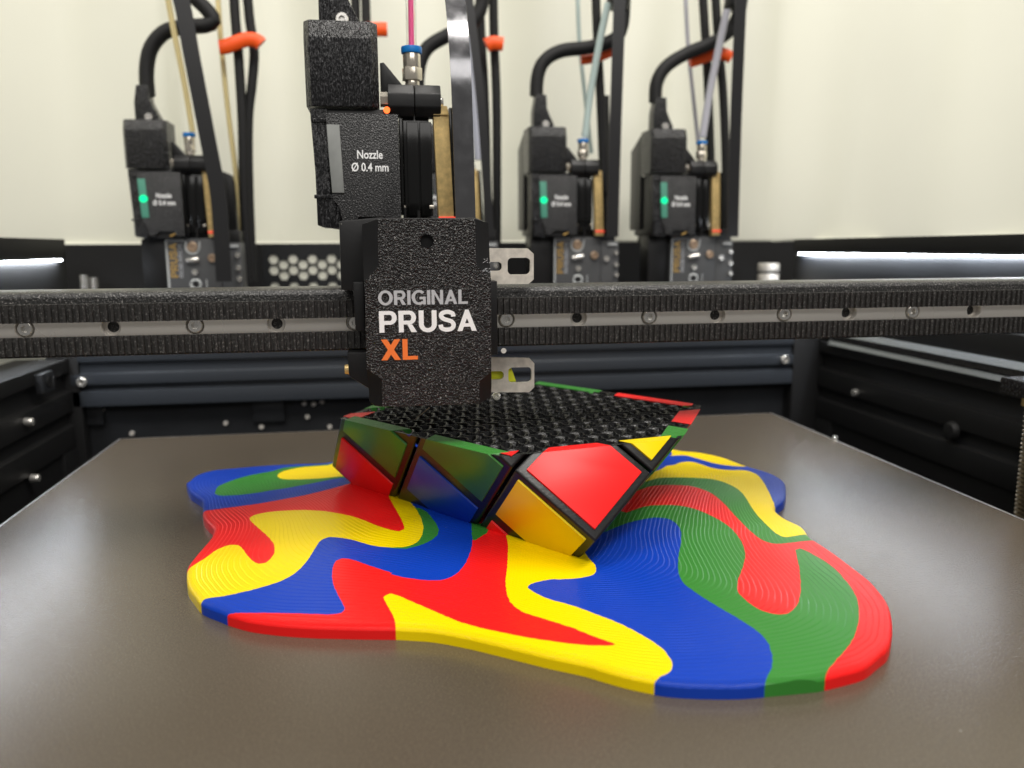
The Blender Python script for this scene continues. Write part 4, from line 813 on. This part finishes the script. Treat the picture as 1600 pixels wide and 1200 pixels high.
# arms' cables
G_A = 'thick cables curving out of the docked tools'
for lab, pts, Y in (('thick cable curving up and over from the tool with the yellow tube', [(231, 150), (229, 110), (236, 75), (258, 50), (290, 42), (320, 40), (334, 32), (322, 14), (296, -12), (270, -50)], 556),
                    ('thick cable curving out behind the pink filament', [(652, 150), (655, 105), (668, 75), (700, 55), (735, 38), (752, 10), (756, -40)], 556),
                    ('thick cable curving over beside the pale green tube', [(838, 150), (840, 120), (850, 96), (876, 80), (920, 74), (955, 64), (972, 40), (976, -30)], 556),
                    ('thick cable curving over beside the pale violet tube', [(1024, 160), (1026, 130), (1040, 105), (1070, 85), (1110, 68), (1140, 48), (1156, 15), (1160, -30)], 556)):
    tube_thing('black_cable', lab, 'cable', [A(px, py, Y) for px, py in pts], 4.5, M_CABLE, G_A)
for x in (968, 1152):
    o = MB().cyl(A(x + 4, -30, 548), A(x - 4, 14, 548), 8.0, 7.6, 20, bev=.8).build('cable_gland', M_PLASTIC)
    tag(o, 'black cable gland above the pale %s tube' % ('green' if x < 1000 else 'violet'), 'cable gland', 'cable glands at the top of the strips')
# hanging cable pairs with their orange clips
G_C = 'pairs of hanging cables behind the tools'
pairs = [
    ('beside the second yellow tube', [[(364, -40), (367, 20), (372, 80), (376, 140), (379, 200), (381, 300), (388, 440)], [(384, -40), (390, 30), (397, 80), (394, 130), (388, 190), (389, 300), (395, 440)]], 570),
    ('behind the printed box of the front tool', [[(570, -40), (573, 60), (577, 200), (580, 330)], [(554, -40), (557, 60), (562, 200), (566, 330)]], 580),
    ('behind the mirror bright strip', [[(770, -40), (772, 60), (776, 180), (776, 420)], [(748, -40), (752, 60), (758, 170), (764, 420)]], 572),
    ('behind the pale green tube', [[(930, -40), (933, 50), (938, 150), (944, 300)], [(945, 150), (946, 260), (948, 420)]], 572),
    ('behind the pale violet tube', [[(1096, -40), (1101, 40), (1106, 130), (1112, 300)], [(1116, -40), (1122, 60), (1130, 150), (1134, 260), (1136, 400)]], 572)]
for lab, two, Y in pairs:
    for n, pts in enumerate(two):
        tube_thing('black_cable', ('outer' if n == 0 else 'inner') + ' black cable of the pair hanging ' + lab, 'cable', [A(px, py, Y + 4 * n) for px, py in pts], 3.1, M_CABLE, G_C)
G_O = 'orange clips holding cables'
def clip(label, pts, Y, h=3.6):
    mb = MB(); mb.tube(smooth_path([A(px, py, Y) for px, py in pts], 1.5), h, 14, .55, (0, 0, 1))
    return tag(mb.build('cable_clip', M_ORANGE), label, 'clip', G_O)
clip('orange clip round the cables and tube beside the second yellow tube', [(343, 74), (352, 73), (366, 68), (384, 62), (400, 63), (408, 69)], 563, 4.6)
clip('orange clip showing beside the printed box of the front tool', [(566, 47), (588, 46), (605, 46)], 572, 4.6)
clip('orange clip round the cables just behind the mirror bright strip', [(760, 71), (770, 67), (786, 69)], 563, 4.6)
clip('small orange clip end at the edge of the mirror bright strip', [(729, 80), (741, 79)], 560, 3.8)
clip('thin orange clip behind the pale green tube', [(908, 94), (925, 92), (945, 86), (957, 80)], 563, 3.0)
clip('orange clip behind the pale violet tube', [(1078, 96), (1092, 92), (1112, 85), (1130, 84), (1142, 90)], 563, 4.2)

# ------------------------------------------------------------------ printer frame
fr = thing('printer_frame', 'black metal printer frame with extrusions, grille and lamp strips round the bed', 'printer frame', (45, 560, 0))
# rear extrusion: slotted profile along x
prof = [(520, 43), (520, 35.5), (522.5, 35), (522.5, 28.5), (519.6, 28), (519.6, 21.5), (524, 21), (524, 18), (519.8, 17.5), (519.8, 8), (550, 8), (550, 43)]
MB().prism(prof, 'x', -190, 281, .25).build('rear_extrusion', M_FRAME, fr)
MB().box(-190, 281, 530, 533, -60, 7.6).build('rear_lower_panel', M_SHEETBLACK, fr)
for px, py in ((135, 645), (420, 640)): q = at(px, py, 528); MB().box(q[0] - 10, q[0] + 10, 527, 530, q[2] - 8, q[2] + 7, .6).build('panel_tab', M_SHEETBLACK, fr)
for px, py in ((128, 597), (1226, 562)):
    mb = MB(); q = at(px, py, 519); socket_screw(mb, tuple(q), 3.0, 1.6); mb.build('frame_screw', M_CHROME, fr)
# panel bolts seen low on the rear panel
for px, py in ((150, 641), (158, 641), (205, 678), (475, 631), (490, 632), (503, 628), (428, 631), (414, 632), (515, 668), (408, 668), (352, 662), (480, 652)):
    mb = MB(); q = at(px, py, 527.5); socket_screw(mb, (q[0], 529.8, q[2]), 1.5, 1.6); mb.build('panel_bolt', M_STEEL, fr)
# left and right side extrusions along y
for sx, x in ((-1, -190), (1, 300)):
    def XX(a): return x + sx * a
    pr = [(XX(0), 38), (XX(0), 30), (XX(4), 29), (XX(4), 19), (XX(0), 18), (XX(0), 6), (XX(3), 5), (XX(3), -2), (XX(0), -3), (XX(0), -16), (XX(30), -16), (XX(30), 38)]
    mb = MB(); n = len(pr); d0, d1 = 60, 519.5
    mb.solid([(a, d0, b) for a, b in pr] + [(a, d1, b) for a, b in pr], [tuple(range(n)), tuple(range(n, 2 * n))] + [(i, (i + 1) % n, n + (i + 1) % n, n + i) for i in range(n)], .3)
    mb.build('side_extrusion', M_DEEP, fr)
    MB().box(min(XX(2), XX(4)), max(XX(2), XX(4)), 60, 529, -90, -16.5).build('side_lower_panel', M_DEEP, fr)
    MB().box(min(XX(0), XX(24)), max(XX(0), XX(24)), 500, 519.4, -60, -16.6, .6).build('corner_post', M_DEEP, fr)
MB().box(-260, 360, 40, 640, -92, -90.2).build('base_panel', M_DEEP, fr)
for px, py, Y in ((60, 747, 452), (75, 658, 452)):
    mb = MB(); q = at(px, py, Y); mb.cyl((-189.8, q[1], q[2]), (-185.5, q[1], q[2]), 2.4, 2.0, 20, bev=.4); mb.build('side_bolt', M_CHROME, fr)
MB().box(-190.2, -186, 470, 486, 25, 36, .8).build('corner_bracket', M_SHEETBLACK, fr)
q = at(84, 608, 480); MB().cyl((-186.2, 478, 30.5), (-185.4, 478, 30.5), 3.4, n=24).build('bracket_hole_shade', M_DEEP, fr)  # black disc on the bracket face in place of a shaded hole
# right guide rail, two steel edges added for the lamp strip's reflected streaks
mb = MB()
for zt in (47.4, 40.2): mb.prism([(297.5, zt - 3.6), (299.8, zt), (300.6, zt), (300.6, zt - 3.6)], 'y', 150, 505) if False else mb.solid([(297.2, 150, zt - 3.4), (299.8, 150, zt), (301, 150, zt), (301, 150, zt - 3.4), (297.2, 505, zt - 3.4), (299.8, 505, zt), (301, 505, zt), (301, 505, zt - 3.4)], [(0, 1, 2, 3), (7, 6, 5, 4), (0, 4, 5, 1), (1, 5, 6, 2), (2, 6, 7, 3), (3, 7, 4, 0)])
mb.build('side_rail', M_DULLRAIL, fr)
MB().box(298.6, 301.5, 150, 505, 40.4, 43.8).build('rail_web', M_BEAM, fr)
MB().box(301.6, 330, 150, 519, 38.4, 60, .4).build('rail_base', M_DEEP, fr)
mb = MB(); q = at(1465, 675, 380); mb.cyl((299.8, q[1], q[2]), (296.5, q[1], q[2]), 6, 4.5, 20, bev=1); mb.build('side_knob', M_DEEP, fr)
q = at(1268, 616, 470); mb = MB(); mb.cyl((299.6, 470, q[2]), (296.5, 470, q[2]), 2.4, n=16, bev=.4); mb.build('side_bolt', M_CHROME, fr)
# upper frame: rails that carry the lamps, behind and beside the tools
MB().box(-235, -205.4, 330, 575, 97.4, 110, .5).build('upper_side_rail', M_DEEP, fr)
MB().box(306.4, 336, 330, 575, 98.6, 108, .5).build('upper_side_rail', M_DEEP, fr)
MB().box(307.0, 312, 330, 575, 60, 96.2, .5).build('upper_side_panel', M_SHEETBLACK, fr)
MB().box(-212, -206.0, 330, 575, 60, 96.0, .5).build('upper_side_panel', M_DEEP, fr)
for x0, x1, zz, y1 in ((-206.6, -203.4, 97.0, 562), (303.6, 306.8, 97.6, 562)):
    lb = MB().box(x0 - .4, x1 + .4, 340, y1 + 1, zz + .1, zz + 1.3, .2).build('lamp_bar', M_SHEETBLACK, fr)
    mb = MB(); mb.box(x0, x1, 342, y1, zz - .6, zz); mb.build('lamp_strip', M_LIGHT, lb)
# dark rear panel with a hexagon grille
def hexes(x0, x1, z0, z1, r, gap):
    out = []; dx = 7.2; dz = 8.2; i = 0; x = x0
    while x < x1:
        z = z0 + (0 if i % 2 else dz / 2)
        while z < z1: out.append(circle(x, z, r, 6)); z += dz
        x += dx; i += 1
    return out
RY = 640
GX0, GX1 = -86, 330
gp = MB()
plate([(-90, 58), (-20, 58), (-20, 107), (-90, 107)], hexes(-82, -24, 82.9, 97, 3.85, 0) + hexes(-82, -24, 62, 76, 3.85, 0), RY, RY + .8).build('hexagon_grille', M_SHEETBLACK, fr)
MB().box(-330, -90.2, RY, RY + 2, 40, 107).build('rear_panel', M_DEEP, fr)
MB().box(-19.8, 520, RY, RY + 2, 40, 107).build('rear_panel', M_DEEP, fr)
MB().box(-330, 520, 560, RY - .2, 38, 40, .3).build('rear_shelf', M_DEEP, fr)
mb = MB(); q = at(132, 442, 600); mb.cyl((q[0], 600, 74), (q[0], 600, 86), 2.6, n=18); mb.cyl((q[0] + 5, 604, 74), (q[0] + 5, 604, 84), 2.6, n=18); mb.build('steel_rod', M_CHROME, fr)
mb = MB(); q = at(1200, 440, 585); mb.cyl((q[0], 585, 72), (q[0], 585, 82), 8, n=24, bev=.6); mb.cyl((q[0], 585, 84), (q[0], 585, 90), 8, n=24, bev=.6); mb.build('idler_pulley', M_STEEL, fr)
for x0, x1 in ((-203, -185.2), (281.2, 306)): MB().box(x0, x1, 519.8, 545, -90, 42, .5).build('corner_post', M_DEEP, fr)
MB().box(-165, 262, 560, 575, 60, 74, .6).build('dock_rail', M_FRAME, fr)

# lead screw beside the bed
ls = thing('lead_screw', 'brass coloured threaded rod with a black top bearing beside the bed', 'lead screw', (282, 305, 0))
path = [(282, 305, -89 + i * .5) for i in range(int((36 + 89) / .5))]
mb = MB(); n = 20; vs = []
for i, (x, y, z) in enumerate(path):
    for k in range(n):
        a = 2 * math.pi * k / n; r = 5.2 + (.75 if ((z / 2 + k / n) % 1) < .5 else -.35); vs.append((x + r * math.cos(a), y + r * math.sin(a), z))
mb.add(vs, [(i * n + k, i * n + (k + 1) % n, (i + 1) * n + (k + 1) % n, (i + 1) * n + k) for i in range(len(path) - 1) for k in range(n)])
mb.build('threaded_rod', M_SPOOL, ls, sharp=60)
MB().box(272, 296, 296, 318, 37, 44.5, .8).build('top_bearing', M_PRINTED, ls)
MB().cyl((282, 305, 33), (282, 305, 37), 7.2, n=24).build('bearing_collar', M_BRASS, ls)

# ------------------------------------------------------------------ cream cloth behind everything
def backdrop():
    # plan curve: across the back and forward along both sides, soft folds deepened behind the tools for their shadows
    pts = smooth_path([(-420, 330, 0), (-400, 520, 0), (-330, 640, 0), (-240, 668, 0), (0, 672, 0), (300, 672, 0), (480, 655, 0), (640, 560, 0), (690, 400, 0), (700, 300, 0)], 7)
    zs = [106.5, 107.5, 109, 112, 130, 180, 240, 300, 420, 560]
    vs = []; n = len(pts)
    for zi, z in enumerate(zs):
        for i, (x, y, _) in enumerate(pts):
            t = i / n * 40
            f = (14.0 * math.sin(t * 1.7 + .004 * z) + 7.5 * math.sin(t * 3.1 + 1.2 - .006 * z)) * (1 if -150 < x < 330 else .35)
            zz = z + (4 if zi < 4 else 0) * max(0, (x - 320) / 300)
            vs.append((x, y + f + (1.5 if zi in (0, ) else 0), zz))
    fs = [(j * n + i, j * n + i + 1, (j + 1) * n + i + 1, (j + 1) * n + i) for j in range(len(zs) - 1) for i in range(n - 1)]
    o = MB().add(vs, fs).build('backdrop', M_CLOTH, kind='structure', sharp=80)
    sd = o.modifiers.new('thick', 'SOLIDIFY'); sd.thickness = 2.2 * S; sd.offset = 1
    hem = MB().tube([(p[0], p[1] - .5, 106.5 + 4 * max(0, (p[0] - 320) / 300)) for p in pts], 2.4, 10).build('backdrop_hem', M_CLOTH, kind='structure')
backdrop()
MB().box(-89, -21, RY + .85, RY + 2.4, 59, 106).build('white_backing', M_CLOTH, fr)
MB().add([(-420, 760, 0), (600, 760, 0), (600, 760, 300), (-420, 760, 300)], [(0, 1, 2, 3)]).build('wall', M_CLOTH, kind='structure')
for o in list(SC.objects):
    if '_at' in o: del o['_at']
